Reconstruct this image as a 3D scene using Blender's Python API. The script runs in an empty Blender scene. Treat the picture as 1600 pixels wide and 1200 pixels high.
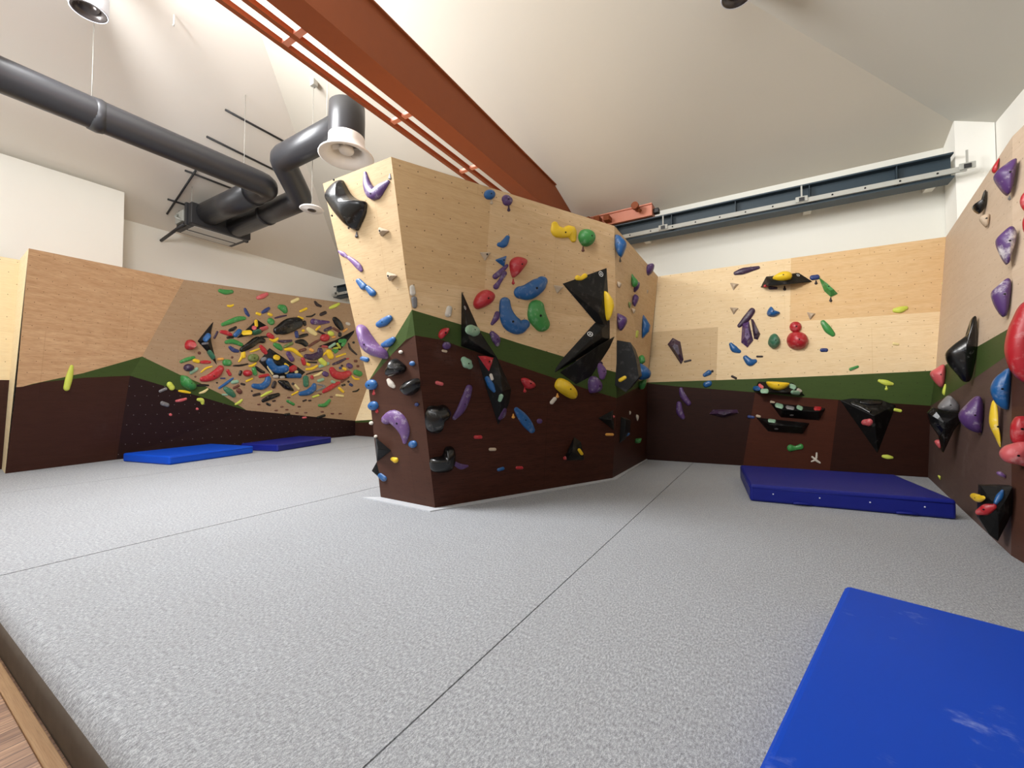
import bpy, bmesh, math, random
from mathutils import Vector, Matrix
random.seed(7)
C = bpy.context.scene.collection
sc = bpy.context.scene
sc.view_settings.view_transform = 'Standard'
sc.view_settings.look = 'None'
sc.view_settings.exposure = 0.0

# ------------------------------------------------------------------ camera
F = 650.0                      # focal length in pixels of a 1600 px wide frame
CAM = Vector((0.0, 0.0, 1.30))
YAW = math.atan2(0.521, 0.853)
PITCH = math.atan(18.0 / F)
cam_d = bpy.data.cameras.new('camera'); cam = bpy.data.objects.new('camera', cam_d); C.objects.link(cam)
cam_d.sensor_fit = 'HORIZONTAL'; cam_d.sensor_width = 36.0; cam_d.lens = 36.0 * F / 1600.0
cam_d.clip_start = 0.02; cam_d.clip_end = 200
ROT = Matrix.Rotation(YAW, 3, 'Z') @ Matrix.Rotation(math.pi / 2 + PITCH, 3, 'X')
cam.location = CAM; cam.rotation_euler = ROT.to_euler()
sc.camera = cam
RINV = ROT.transposed()

def ray(x, y):
    return ROT @ Vector(((x - 800.0) / F, -(y - 600.0) / F, -1.0))
def proj(p):
    q = RINV @ (Vector(p) - CAM)
    return (800.0 + F * q.x / -q.z, 600.0 - F * q.y / -q.z)
def depth(p):
    return -(RINV @ (Vector(p) - CAM)).z
class Plane:
    """a flat piece of wall: point + normal facing the room, u runs level, v runs up the slope"""
    def __init__(s, p, a, b):
        p, a, b = Vector(p), Vector(a), Vector(b)
        n = (a - p).cross(b - p).normalized()
        if n.dot(CAM - p) < 0: n = -n
        s.p, s.n = p, n
        s.u = Vector((0, 0, 1)).cross(n).normalized()
        s.v = n.cross(s.u).normalized()
    def at(s, x, y, h=0.0):
        d = ray(x, y); o = s.p + s.n * h
        t = (o - CAM).dot(s.n) / d.dot(s.n)
        return CAM + d * t
    def uv(s, q):
        q = Vector(q)
        return (q.dot(s.u), (q - s.p).dot(s.v) + s.p.z / max(0.2, s.v.z))
def onz(x, y, z=0.0):
    d = ray(x, y); t = (z - CAM.z) / d.z
    return CAM + d * t

# ------------------------------------------------------------------ tagging
def tag(o, label=None, cat=None, group=None, kind=None):
    if label: o['label'] = label
    if cat: o['category'] = cat
    if group: o['group'] = group
    if kind: o['kind'] = kind
    return o
def obj(name, bm, mat, parent=None, smooth=False, loc=None):
    me = bpy.data.meshes.new(name)
    bm.normal_update()
    if loc is not None: bmesh.ops.translate(bm, verts=bm.verts, vec=-Vector(loc))
    bm.to_mesh(me); bm.free()
    if isinstance(mat, (list, tuple)):
        for m in mat: me.materials.append(m)
    else: me.materials.append(mat)
    if smooth:
        for p in me.polygons: p.use_smooth = True
    o = bpy.data.objects.new(name, me); C.objects.link(o)
    if parent is not None:
        o.parent = parent
        if loc is not None: o.location = Vector(loc) - parent.location
        else: o.location = -parent.location if False else (0, 0, 0)
    elif loc is not None: o.location = loc
    return o
def empty(name, loc, label, cat, group=None):
    o = bpy.data.objects.new(name, None); C.objects.link(o); o.location = loc
    o.empty_display_size = 0.1
    return tag(o, label, cat, group)
def box(bm, lo, hi, bevel=0.0, mat=0):
    vs = [bm.verts.new((x, y, z)) for x in (lo[0], hi[0]) for y in (lo[1], hi[1]) for z in (lo[2], hi[2])]
    fs = []
    for f in ((0,1,3,2),(4,6,7,5),(0,4,5,1),(2,3,7,6),(0,2,6,4),(1,5,7,3)):
        fc = bm.faces.new([vs[i] for i in f]); fc.material_index = mat; fs.append(fc)
    if bevel > 0:
        es = list({e for f in fs for e in f.edges})
        bmesh.ops.bevel(bm, geom=es, offset=bevel, segments=3, profile=0.5, affect='EDGES')
    return vs
def tube(bm, pts, rad, n=20, caps=True, mat=0):
    """round pipe through points; mitred joints"""
    pts = [Vector(p) for p in pts]; rings = []
    rads = rad if isinstance(rad, (list, tuple)) else [rad] * len(pts)
    prev = None
    for i, p in enumerate(pts):
        if i == 0: t = (pts[1] - p).normalized(); k = 1
        elif i == len(pts) - 1: t = (p - pts[i-1]).normalized(); k = 1
        else:
            a = (p - pts[i-1]).normalized(); b = (pts[i+1] - p).normalized()
            t = (a + b).normalized()
        if prev is None:
            ref = Vector((0, 0, 1)) if abs(t.z) < 0.9 else Vector((1, 0, 0))
            s = t.cross(ref).normalized()
        else:
            s = (prev - t * prev.dot(t)).normalized()
        prev = s; w = t.cross(s).normalized()
        ring = []
        for j in range(n):
            an = 2 * math.pi * j / n
            ring.append(bm.verts.new(p + (s * math.cos(an) + w * math.sin(an)) * rads[i]))
        rings.append(ring)
    for a, b in zip(rings, rings[1:]):
        for j in range(n):
            f = bm.faces.new((a[j], a[(j+1) % n], b[(j+1) % n], b[j])); f.smooth = True; f.material_index = mat
    if caps:
        bm.faces.new(rings[0][::-1]).material_index = mat; bm.faces.new(rings[-1]).material_index = mat
def elbow(a, b, c, rr, k=6):
    """points of a rounded corner at b"""
    a, b, c = Vector(a), Vector(b), Vector(c)
    d1 = (a - b).normalized(); d2 = (c - b).normalized()
    p0 = b + d1 * rr; p2 = b + d2 * rr
    return [p0 * (1-t)**2 + b * 2*t*(1-t) + p2 * t*t for t in [i / k for i in range(k + 1)]]
def lathe(bm, prof, c, n=28, mat=0):
    c = Vector(c); rings = []
    for r, z in prof:
        rings.append([bm.verts.new(c + Vector((r*math.cos(2*math.pi*j/n), r*math.sin(2*math.pi*j/n), z))) for j in range(n)])
    for a, b in zip(rings, rings[1:]):
        for j in range(n):
            f = bm.faces.new((a[j], a[(j+1) % n], b[(j+1) % n], b[j])); f.smooth = True; f.material_index = mat
    return rings

# ------------------------------------------------------------------ materials
def lin(c):
    def f(v):
        v /= 255.0
        return v / 12.92 if v <= 0.04045 else ((v + 0.055) / 1.055) ** 2.4
    return (f(c[0]), f(c[1]), f(c[2]), 1.0)
class NT:
    def __init__(s, name):
        s.m = bpy.data.materials.new(name); s.m.use_nodes = True
        s.t = s.m.node_tree; s.b = s.t.nodes['Principled BSDF']
    def n(s, kind, **kw):
        nd = s.t.nodes.new(kind)
        for k, v in kw.items():
            if k.startswith('i_'): nd.inputs[k[2:].replace('_', ' ')].default_value = v
            else: setattr(nd, k, v)
        return nd
    def l(s, a, b): s.t.links.new(a, b)
    def math(s, op, a, b=None):
        nd = s.n('ShaderNodeMath', operation=op)
        for i, v in enumerate((a, b)):
            if v is None: continue
            if isinstance(v, (int, float)): nd.inputs[i].default_value = v
            else: s.l(v, nd.inputs[i])
        return nd.outputs[0]
    def mix(s, fac, a, b, mode='MIX'):
        nd = s.n('ShaderNodeMix', data_type='RGBA', blend_type=mode)
        for i, v in ((0, fac), (6, a), (7, b)):
            if isinstance(v, (int, float)): nd.inputs[i].default_value = v
            elif isinstance(v, tuple): nd.inputs[i].default_value = v
            else: s.l(v, nd.inputs[i])
        return nd.outputs[2]
    def noise(s, vec, scale, detail=4.0, rough=0.55, sc=None):
        if sc is not None:
            mp = s.n('ShaderNodeMapping'); mp.inputs['Scale'].default_value = sc; s.l(vec, mp.inputs[0]); vec = mp.outputs[0]
        nd = s.n('ShaderNodeTexNoise'); nd.inputs['Scale'].default_value = scale
        nd.inputs['Detail'].default_value = detail; nd.inputs['Roughness'].default_value = rough
        s.l(vec, nd.inputs['Vector']); return nd.outputs['Fac']
    def ramp(s, fac, stops):
        nd = s.n('ShaderNodeValToRGB'); cr = nd.color_ramp
        while len(cr.elements) < len(stops): cr.elements.new(0.5)
        for e, (p, c) in zip(cr.elements, stops): e.position = p; e.color = c
        s.l(fac, nd.inputs[0]); return nd.outputs['Color']
    def bump(s, h, strength=0.2, dist=0.01):
        nd = s.n('ShaderNodeBump'); nd.inputs['Strength'].default_value = strength; nd.inputs['Distance'].default_value = dist
        s.l(h, nd.inputs['Height']); s.l(nd.outputs[0], s.b.inputs['Normal'])
def simple(name, col, rough=0.5, metal=0.0, spec=0.5, var=0.0, emit=None):
    t = NT(name); t.b.inputs['Roughness'].default_value = rough; t.b.inputs['Metallic'].default_value = metal
    t.b.inputs['Specular IOR Level'].default_value = spec
    c = lin(col)
    tc = t.n('ShaderNodeTexCoord')
    nz = t.noise(tc.outputs['Object'], 9.0, 4)
    d = tuple(v * (1 - (var or 0.06)) for v in c[:3]) + (1,)
    t.l(t.mix(nz, d, c), t.b.inputs['Base Color'])
    if emit:
        t.b.inputs['Emission Color'].default_value = lin(emit[0]); t.b.inputs['Emission Strength'].default_value = emit[1]
    return t.m

def wall_mat(name, base, dark, grain, nut, seam=0.35, panel_var=0.10, rough=0.55, chalk=0.0, grain_amt=1.0, dots=True):
    """plywood: tinted panels, grain, faint joints and a grid of bolt holes, in metres along the wall (UV)"""
    t = NT(name); t.b.inputs['Roughness'].default_value = rough
    t.b.inputs['Specular IOR Level'].default_value = 0.15
    uvn = t.n('ShaderNodeUVMap'); uv = uvn.outputs[0]
    br = t.n('ShaderNodeTexBrick'); br.offset = 0.5
    br.inputs['Scale'].default_value = 1.0; br.inputs['Mortar Size'].default_value = 0.004
    br.inputs['Brick Width'].default_value = 2.44; br.inputs['Row Height'].default_value = 1.22
    br.inputs['Color1'].default_value = (0, 0, 0, 1); br.inputs['Color2'].default_value = (1, 1, 1, 1); br.inputs['Mortar'].default_value = (0.5, 0.5, 0.5, 1)
    t.l(uv, br.inputs['Vector'])
    n1 = t.noise(uv, 1.6, 6, 0.6, (1.2, 9.0, 1)); n2 = t.noise(uv, 12.0, 4, 0.6, (0.6, 7.0, 1)); n3 = t.noise(uv, 0.9, 3)
    col = t.mix(t.ramp(n1, [(0.3, (0,0,0,1)), (0.72, (1,1,1,1))]), lin(base), lin(grain))
    col = t.mix(t.math('MULTIPLY', t.ramp(n2, [(0.46, (0,0,0,1)), (0.72, (1,1,1,1))]), 0.42 * grain_amt), col, lin(dark))
    col = t.mix(t.math('MULTIPLY', br.outputs['Color'], panel_var), col, lin(dark))
    col = t.mix(t.math('MULTIPLY', n3, 0.18), col, lin(dark))
    col = t.mix(t.math('MULTIPLY', br.outputs['Fac'], seam), col, lin(dark))
    if chalk > 0:
        ch = t.noise(uv, 0.9, 6, 0.65); ch2 = t.noise(uv, 4.0, 5, 0.7, (1, 0.5, 1))
        k = t.math('MULTIPLY', t.ramp(ch, [(0.58, (0,0,0,1)), (0.8, (1,1,1,1))]), t.ramp(ch2, [(0.45, (0,0,0,1)), (0.7, (1,1,1,1))]))
        col = t.mix(t.math('MULTIPLY', k, chalk), col, lin((205, 195, 190)))
    if dots:
        sx = t.n('ShaderNodeSeparateXYZ'); t.l(uv, sx.inputs[0])
        row = t.math('FLOOR', t.math('DIVIDE', sx.outputs[1], 0.2))
        off = t.math('MULTIPLY', t.math('MODULO', t.math('ABSOLUTE', row), 2.0), 0.1)
        fx = t.math('SUBTRACT', t.math('FRACT', t.math('DIVIDE', t.math('ADD', sx.outputs[0], off), 0.2)), 0.5)
        fy = t.math('SUBTRACT', t.math('FRACT', t.math('DIVIDE', sx.outputs[1], 0.2)), 0.5)
        d2 = t.math('ADD', t.math('MULTIPLY', fx, fx), t.math('MULTIPLY', fy, fy))
        hit = t.math('LESS_THAN', d2, 0.0011)
        col = t.mix(hit, col, lin(nut))
    t.l(col, t.b.inputs['Base Color'])
    return t.m

M = {}
M['wood'] = wall_mat('birch_plywood', (224, 196, 156), (172, 138, 98), (210, 176, 134), (110, 88, 64), panel_var=0.3)
M['wood_tan'] = wall_mat('birch_plywood_tan_sheet', (206, 174, 132), (168, 132, 90), (196, 162, 118), (100, 78, 54))  # one plywood sheet of a darker tan
M['wood_amber'] = wall_mat('birch_plywood_amber_sheet', (222, 192, 148), (190, 150, 102), (214, 178, 130), (134, 102, 68), grain_amt=1.4)
M['wood_dull'] = wall_mat('birch_plywood_dull_sheet', (210, 186, 148), (180, 148, 108), (202, 174, 134), (128, 100, 70))
M['brown_mid'] = wall_mat('brown_painted_plywood_reddish', (74, 37, 24), (50, 22, 13), (66, 32, 20), (44, 22, 14), seam=0.3, panel_var=0.2, chalk=0.02, rough=0.5)
M['wood_grainy'] = wall_mat('birch_plywood_grainy', (212, 176, 138), (150, 112, 78), (190, 150, 112), (110, 84, 60), grain_amt=1.5, panel_var=0.12)
M['wood_lit'] = wall_mat('birch_plywood_lit', (246, 230, 192), (216, 188, 144), (240, 220, 178), (150, 122, 88))  # paler plywood copy, bright light on the left return put into the colour
M['wood_dark'] = wall_mat('birch_plywood_greyish', (172, 146, 118), (132, 106, 80), (162, 134, 105), (84, 64, 48), chalk=0.06)  # greyer, darker plywood with a little chalk
M['wood_pale'] = wall_mat('birch_plywood_pale', (234, 212, 174), (200, 168, 124), (228, 202, 160), (140, 112, 80), grain_amt=1.2)  # paler copy, part of the back wall's strong light is in the colour
M['wood_face'] = wall_mat('birch_plywood_toned_down', (190, 166, 130), (160, 131, 94), (182, 156, 120), (130, 102, 72), grain_amt=1.2)  # darker plywood copy, its colour offsets strong light on the narrow face
M['wood_dusty'] = wall_mat('birch_plywood_dusty', (208, 188, 166), (172, 148, 124), (200, 178, 154), (140, 120, 98), chalk=0.2, grain_amt=0.5)
M['green'] = wall_mat('green_painted_plywood', (64, 82, 40), (53, 68, 33), (61, 78, 38), (44, 52, 28), seam=0.2, panel_var=0.05, chalk=0.03)
M['brown_face'] = wall_mat('brown_painted_plywood_lit', (80, 52, 42), (60, 37, 29), (74, 48, 38), (58, 38, 30), seam=0.4, panel_var=0.3, chalk=0.14, rough=0.5)  # brown copies per face: this one has its light in the colour, plus chalk
M['brown_left'] = wall_mat('brown_painted_plywood_left', (66, 40, 33), (44, 25, 20), (60, 35, 28), (50, 29, 23), seam=0.4, panel_var=0.3, chalk=0.05, rough=0.5)
M['brown'] = wall_mat('brown_painted_plywood', (74, 40, 29), (38, 17, 11), (58, 30, 21), (44, 22, 15), seam=0.5, panel_var=0.5, chalk=0.12, rough=0.5, grain_amt=1.6)
M['brown_back'] = wall_mat('brown_painted_plywood_shaded', (50, 25, 17), (22, 10, 7), (44, 20, 14), (30, 15, 10), seam=0.6, panel_var=0.7, chalk=0.012, rough=0.5)  # darker brown copy, shade of the back corner put into the colour
M['brown_dusty'] = wall_mat('brown_dusty_plywood', (100, 80, 74), (72, 55, 50), (92, 72, 66), (74, 56, 51), chalk=0.4, panel_var=0.3)
M['brown_dots'] = wall_mat('brown_plywood_steel_nuts', (42, 24, 24), (28, 15, 16), (38, 22, 22), (130, 126, 126), seam=0.4, panel_var=0.3, chalk=0.01)

def plaster(name, col, var=0.05):
    t = NT(name); t.b.inputs['Roughness'].default_value = 0.92; t.b.inputs['Specular IOR Level'].default_value = 0.1
    tc = t.n('ShaderNodeTexCoord'); n = t.noise(tc.outputs['Object'], 0.8, 5); n2 = t.noise(tc.outputs['Object'], 90.0, 2)
    c = lin(col); d = tuple(v * (1 - var) for v in c[:3]) + (1,)
    t.l(t.mix(n, c, d), t.b.inputs['Base Color']); t.bump(n2, 0.08, 0.004)
    return t.m
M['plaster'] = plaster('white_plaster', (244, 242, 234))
M['plaster_back'] = plaster('white_plaster_back', (226, 225, 216))  # darker copy of the white plaster, its colour offsets strong light here
M['ceiling'] = plaster('cream_ceiling_plaster', (238, 233, 224)); M['ceiling_back'] = plaster('cream_ceiling_plaster_back_shade', (206, 200, 187)); M['ceiling_right'] = plaster('cream_ceiling_plaster_right_shade', (208, 206, 197))  # one plaster toned per slope, light falloff put into the colours

def carpet():
    t = NT('grey_heather_carpet'); t.b.inputs['Roughness'].default_value = 0.95; t.b.inputs['Specular IOR Level'].default_value = 0.08
    tc = t.n('ShaderNodeTexCoord'); o = tc.outputs['Object']
    a = t.noise(o, 62.0, 5, 0.78, (1.7, 0.75, 1)); b = t.noise(o, 260.0, 2, 0.6, (1.4, 0.8, 1)); c = t.noise(o, 1.1, 4); e = t.noise(o, 7.0, 4, 0.65, (1.8, 0.5, 1))
    f = t.math('ADD', t.math('MULTIPLY', a, 0.65), t.math('MULTIPLY', b, 0.35))
    col = t.ramp(f, [(0.34, lin((92, 95, 100))), (0.5, lin((160, 164, 170))), (0.65, lin((216, 220, 226)))])
    col = t.mix(t.math('MULTIPLY', c, 0.22), col, lin((130, 128, 126)))
    col = t.mix(t.math('MULTIPLY', e, 0.25), col, lin((120, 118, 116)))
    t.l(col, t.b.inputs['Base Color']); t.bump(f, 0.3, 0.004)
    return t.m
M['carpet'] = carpet()
M['carpet_strip'] = simple('pale_carpet_strip', (196, 199, 204), 0.95, 0.0, 0.05, 0.2)
M['carpet_edge_shade'] = simple('carpet_edge_brown_shade', (112, 104, 96), 0.95, 0.0, 0.05, 0.35)  # shade on the mats' front face put into the carpet colour
def planks():
    t = NT('wooden_floorboards'); t.b.inputs['Roughness'].default_value = 0.45
    tc = t.n('ShaderNodeTexCoord'); o = tc.outputs['Object']
    br = t.n('ShaderNodeTexBrick'); br.inputs['Scale'].default_value = 1.0; br.inputs['Brick Width'].default_value = 1.1; br.inputs['Row Height'].default_value = 0.07
    br.inputs['Mortar Size'].default_value = 0.0025; br.inputs['Color1'].default_value = lin((172, 134, 102)); br.inputs['Color2'].default_value = lin((118, 84, 60)); br.inputs['Mortar'].default_value = lin((50, 30, 20))
    mp = t.n('ShaderNodeMapping'); mp.inputs['Rotation'].default_value = (0, 0, math.radians(90)); t.l(o, mp.inputs[0]); t.l(mp.outputs[0], br.inputs['Vector'])
    n = t.noise(mp.outputs[0], 6.0, 6, 0.65, (1, 12, 1))
    t.l(t.mix(t.ramp(n, [(0.4, (0,0,0,1)), (0.7, (1,1,1,1))]), br.outputs['Color'], lin((96, 62, 42))), t.b.inputs['Base Color'])
    return t.m
M['planks'] = planks()
M['trimwood'] = wall_mat('tan_timber_edge', (168, 136, 100), (104, 76, 50), (148, 114, 80), (0, 0, 0), dots=False)

def plastic(name, col, rough=0.38, chalk=0.35, chalkcol=(232, 228, 224), scale=14.0):
    t = NT(name); t.b.inputs['Specular IOR Level'].default_value = 0.5
    tc = t.n('ShaderNodeTexCoord'); o = tc.outputs['Object']
    oi = t.n('ShaderNodeObjectInfo')
    off = t.n('ShaderNodeVectorMath', operation='ADD'); t.l(o, off.inputs[0])
    cmb = t.n('ShaderNodeCombineXYZ'); t.l(t.math('MULTIPLY', oi.outputs['Random'], 40.0), cmb.inputs[0]); t.l(cmb.outputs[0], off.inputs[1])
    n = t.noise(off.outputs[0], scale, 5, 0.65); n2 = t.noise(off.outputs[0], 5.0, 3)
    c = lin(col); d = tuple(v * 0.78 for v in c[:3]) + (1,)
    cc = t.mix(n2, d, c)
    k = t.math('MULTIPLY', t.ramp(n, [(0.54, (0,0,0,1)), (0.74, (1,1,1,1))]), chalk)
    t.l(t.mix(k, cc, lin(chalkcol)), t.b.inputs['Base Color'])
    t.l(t.math('ADD', t.math('MULTIPLY', k, 0.4), rough), t.b.inputs['Roughness'])
    t.bump(t.noise(off.outputs[0], 160.0, 2), 0.12, 0.003)
    return t.m
PC = dict(black=((11, 11, 12), .25, .07), blue=((24, 88, 148), .36, .2), red=((178, 34, 44), .38, .18), yellow=((236, 196, 34), .4, .1),
          green=((58, 138, 66), .42, .25), purple=((82, 52, 106), .42, .35), lilac=((112, 78, 134), .45, .45), tan=((190, 170, 146), .7, .2),
          lime=((204, 214, 84), .45, .15), mint=((140, 178, 150), .5, .35), white=((206, 198, 186), .6, .2), dark=((44, 30, 30), .5, .1),
          navy=((38, 56, 112), .45, .15), pink=((206, 92, 96), .45, .3), brown=((104, 58, 46), .55, .2), orange=((226, 160, 70), .45, .2),
          cream=((230, 212, 150), .5, .2), teal=((52, 112, 84), .45, .2), olive=((106, 120, 62), .5, .2), grey=((120, 118, 120), .5, .4), plum=((58, 34, 64), .42, .2))
PC['purple_chalk'] = ((84, 54, 110), .45, 1.0); PC['yellow_chalk'] = ((236, 200, 50), .45, .95)
for k, (c, r, ch) in PC.items(): M['hold_' + k] = plastic('hold_' + k, c, r, ch, scale=6.0 if 'chalk' in k else 14.0)
M['volume'] = plastic('black_volume_paint', (8, 8, 9), 0.5, 0.05, scale=7.0); M['volume'].node_tree.nodes['Principled BSDF'].inputs['Specular IOR Level'].default_value = 0.28
M['bolt'] = simple('dark_steel_bolt', (40, 40, 42), 0.35, 0.8)
M['logo'] = simple('white_print', (222, 222, 220), 0.6)
M['mat_blue'] = simple('blue_vinyl', (8, 72, 190), 0.5, 0.0, 0.25, 0.1)
M['mat_navy'] = simple('navy_blue_vinyl', (20, 30, 122), 0.45, 0.0, 0.3, 0.12)
def chalked_vinyl():
    t = NT('chalked_blue_vinyl'); t.b.inputs['Roughness'].default_value = 0.55; t.b.inputs['Specular IOR Level'].default_value = 0.2
    tc = t.n('ShaderNodeTexCoord'); o = tc.outputs['Object']
    n = t.noise(o, 2.6, 6, 0.7); n2 = t.noise(o, 16.0, 5, 0.7, (0.5, 1.6, 1)); n3 = t.noise(o, 1.3, 2)
    k = t.math('MULTIPLY', t.ramp(n, [(0.6, (0,0,0,1)), (0.74, (1,1,1,1))]), t.ramp(n2, [(0.42, (0,0,0,1)), (0.7, (1,1,1,1))]))
    c = t.mix(t.math('MULTIPLY', n3, 0.4), lin((6, 66, 180)), lin((8, 54, 158)))
    t.l(t.mix(t.math('MULTIPLY', k, 0.55), c, lin((190, 205, 235))), t.b.inputs['Base Color'])
    return t.m
M['mat_chalk'] = chalked_vinyl()
M['orange_steel'] = simple('rust_orange_painted_steel', (140, 74, 42), 0.55, 0.0, 0.2, 0.1)
M['rail_steel'] = simple('dark_teal_painted_steel', (44, 60, 70), 0.5, var=0.12)
M['grey_steel'] = simple('pale_grey_steel', (178, 178, 170), 0.55, var=0.12)
M['rust_steel'] = simple('salmon_primed_steel', (214, 138, 112), 0.55, var=0.15)
M['duct'] = simple('charcoal_duct_coating', (48, 48, 51), 0.36, var=0.12)
M['unit'] = simple('black_sheet_metal', (40, 40, 43), 0.5, var=0.1)
M['filter'] = simple('grey_filter_mesh', (205, 205, 200), 0.7)
M['white_plastic'] = simple('white_plastic', (226, 222, 218), 0.45)
M['lamp_white'] = simple('white_lamp_enamel', (214, 218, 230), 0.4)
M['lamp_dark'] = simple('dark_lamp_reflector', (86, 80, 78), 0.25, 0.6)
M['wire'] = simple('steel_wire', (170, 168, 160), 0.5, 0.3)
M['strut'] = simple('black_strut_channel', (42, 42, 44), 0.5)
M['eyelet'] = simple('pale_eyelet', (206, 210, 230), 0.4)
# ------------------------------------------------------------------ room shell (x = along the crane rail, y = along the crane girder)
EAVE = 5.40; RX0, RX1, RY0, RY1 = -12.7, 3.0, -5.0, 9.5
def zleft(x): return EAVE + 0.44 * (x - RX0)
def zback(y): return EAVE + 0.40 * (RY1 - y)
def zright(x): return EAVE + 0.40 * (RX1 - x)
def quad_obj(name, pts, mat, kind='structure'):
    bm = bmesh.new(); bm.faces.new([bm.verts.new(p) for p in pts]); o = obj(name, bm, mat); tag(o, kind=kind); return o
# boarded floor below the mats
bm = bmesh.new(); box(bm, (RX0, RY0, -0.33), (RX1, RY1, -0.25)); o = obj('floor', bm, M['planks']); tag(o, kind='structure')
# padded matting over the hall: sections with narrow joints, rounded front edge
bm = bmesh.new()
cuts = [RX0 + 0.02, -8.70, -4.74, -1.22, RX1 - 0.02]
MY = 0.56
for a, b in zip(cuts, cuts[1:]):
    gp = lambda q: 0.004 if q > -2 else 0.007
    a2, b2 = a + gp(a), b - gp(b)
    prof = [(MY, -0.25), (MY - 0.008, -0.17)] + [(MY - 0.008 + 0.11 * (1 - math.cos(q_)), -0.11 + 0.11 * math.sin(q_)) for q_ in [math.pi / 2 * k / 7 for k in range(8)]] + [(MY + 0.14, 0.0), (RY1 - 0.02, 0.0), (RY1 - 0.02, -0.25)]
    L = [bm.verts.new((a2, y, z)) for y, z in prof]; R = [bm.verts.new((b2, y, z)) for y, z in prof]
    for i in range(len(prof)):
        j = (i + 1) % len(prof); f = bm.faces.new((L[i], L[j], R[j], R[i]))
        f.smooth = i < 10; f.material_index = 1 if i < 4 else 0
    bm.faces.new([bm.verts.new(v_.co) for v_ in L[::-1]]); bm.faces.new([bm.verts.new(v_.co) for v_ in R])
    e_ = bm.edges.get((L[10], R[10]));  e_.smooth = False
o = obj('floor', bm, [M['carpet'], M['carpet_edge_shade']]); tag(o, kind='structure')
# tan timber edging in front of the mats
bm = bmesh.new(); box(bm, (RX0, MY - 0.065, -0.25), (RX1, MY - 0.012, -0.236), 0.003)
uvl = bm.loops.layers.uv.new('UVMap')
for f in bm.faces:
    for l in f.loops: l[uvl].uv = (l.vert.co.x, l.vert.co.y * 3)
o = obj('trim_1', bm, M['trimwood']); tag(o, kind='structure')

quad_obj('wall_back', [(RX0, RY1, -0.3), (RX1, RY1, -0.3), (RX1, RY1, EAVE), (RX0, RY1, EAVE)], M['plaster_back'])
quad_obj('wall_left', [(RX0, RY0, -0.3), (RX0, RY1, -0.3), (RX0, RY1, EAVE), (RX0, RY0, EAVE)], M['plaster'])
quad_obj('wall_right', [(RX1, RY0, -0.3), (RX1, RY1, -0.3), (RX1, RY1, EAVE), (RX1, RY0, EAVE)], M['plaster'])
xr = (RX1 + 0.0 - RX0) * 0.40 / 0.84 + RX0        # ridge where the two side slopes meet
zr = zleft(xr); yr = RY1 - (zr - EAVE) / 0.40
bm = bmesh.new()
v = lambda *p: bm.verts.new(p)
A_, B_, C_, D_ = v(RX0, RY0, EAVE), v(RX0, RY1, EAVE), v(RX1, RY1, EAVE), v(RX1, RY0, EAVE)
R0, R1 = v(xr, RY0, zr), v(xr, yr, zr)
for i_, f_ in enumerate(((A_, B_, R1, R0), (B_, C_, R1), (C_, D_, R0, R1))): bm.faces.new(f_).material_index = i_
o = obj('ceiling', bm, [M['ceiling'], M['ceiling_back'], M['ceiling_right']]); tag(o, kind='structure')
# boxed-out part of the left wall and the corner pier
bm = bmesh.new(); box(bm, (RX0, RY0, -0.25), (-11.75, 3.2, 5.68)); o = obj('wall_left', bm, M['plaster']); tag(o, kind='structure')
bm = bmesh.new(); box(bm, (2.56, 9.02, -0.25), (2.99, 9.49, 5.60)); o = obj('wall_back', bm, M['plaster']); tag(o, kind='structure')

# ------------------------------------------------------------------ climbing walls
TOP = 3.75
def G(x, y): return onz(x, y, 0.0)
A0, B0, C0, D0 = G(595, 778), G(680, 795), G(957, 748), G(1010, 718)
B1 = onz(611, 245, TOP)
PF1 = Plane(A0, B0, B1); PF2 = Plane(B0, C0, B1)
A1 = PF1.at(504.5, 287); C1 = PF2.at(960, 353)
PF3 = Plane(C0, D0, C1)
E0 = G(1450, 746)
PBW = Plane(D0, E0, D0 + Vector((0, 0, 1)))
D1 = PBW.at(1028, 432)
E1 = PBW.at(1478, 370)
R0p = G(1580, 868)
PRW = Plane(E0, R0p, E1)
K0, K1p = G(8, 740), G(182, 718)                # left bay
L0top = onz(45, 388, TOP)
PL1 = Plane(K0, K1p, L0top)
Kt = PL1.at(287.5, 437); Kf = PL1.at(203, 587)   # top and fold of the crease
CR = Vector((-11.4, 8.9, 0.48)); CRt = Vector((-9.25, 8.9, TOP + .03)); CR0 = Vector((-11.4, 8.9, 0))
PKB = Plane(K1p, CR0, K1p + Vector((0, 0, 1)))
Fm = PKB.at(385, 641); PKA = Plane(K1p, Kf, Fm)
PCA = Plane(Kt, Kf, Fm); PCV = Plane(Kt, Fm, CR)
CRt = PCV.at(617, 485); print('CRt', CRt, 'CR', CR)
_n = 0 # = Vector((0, 8.9, TOP + .03)); CRt.x = PCV.p.x - (_n.y * (CRt.y - PCV.p.y) + _n.z * (CRt.z - PCV.p.z)) / _n.x
PL3 = Plane(CR0, CR0 + Vector((1, 0, 0)), CR0 + Vector((0, 0, 1)))
PL0 = Plane(K0, L0top, K0 + Vector((-1, 0.03, 0)))

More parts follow.
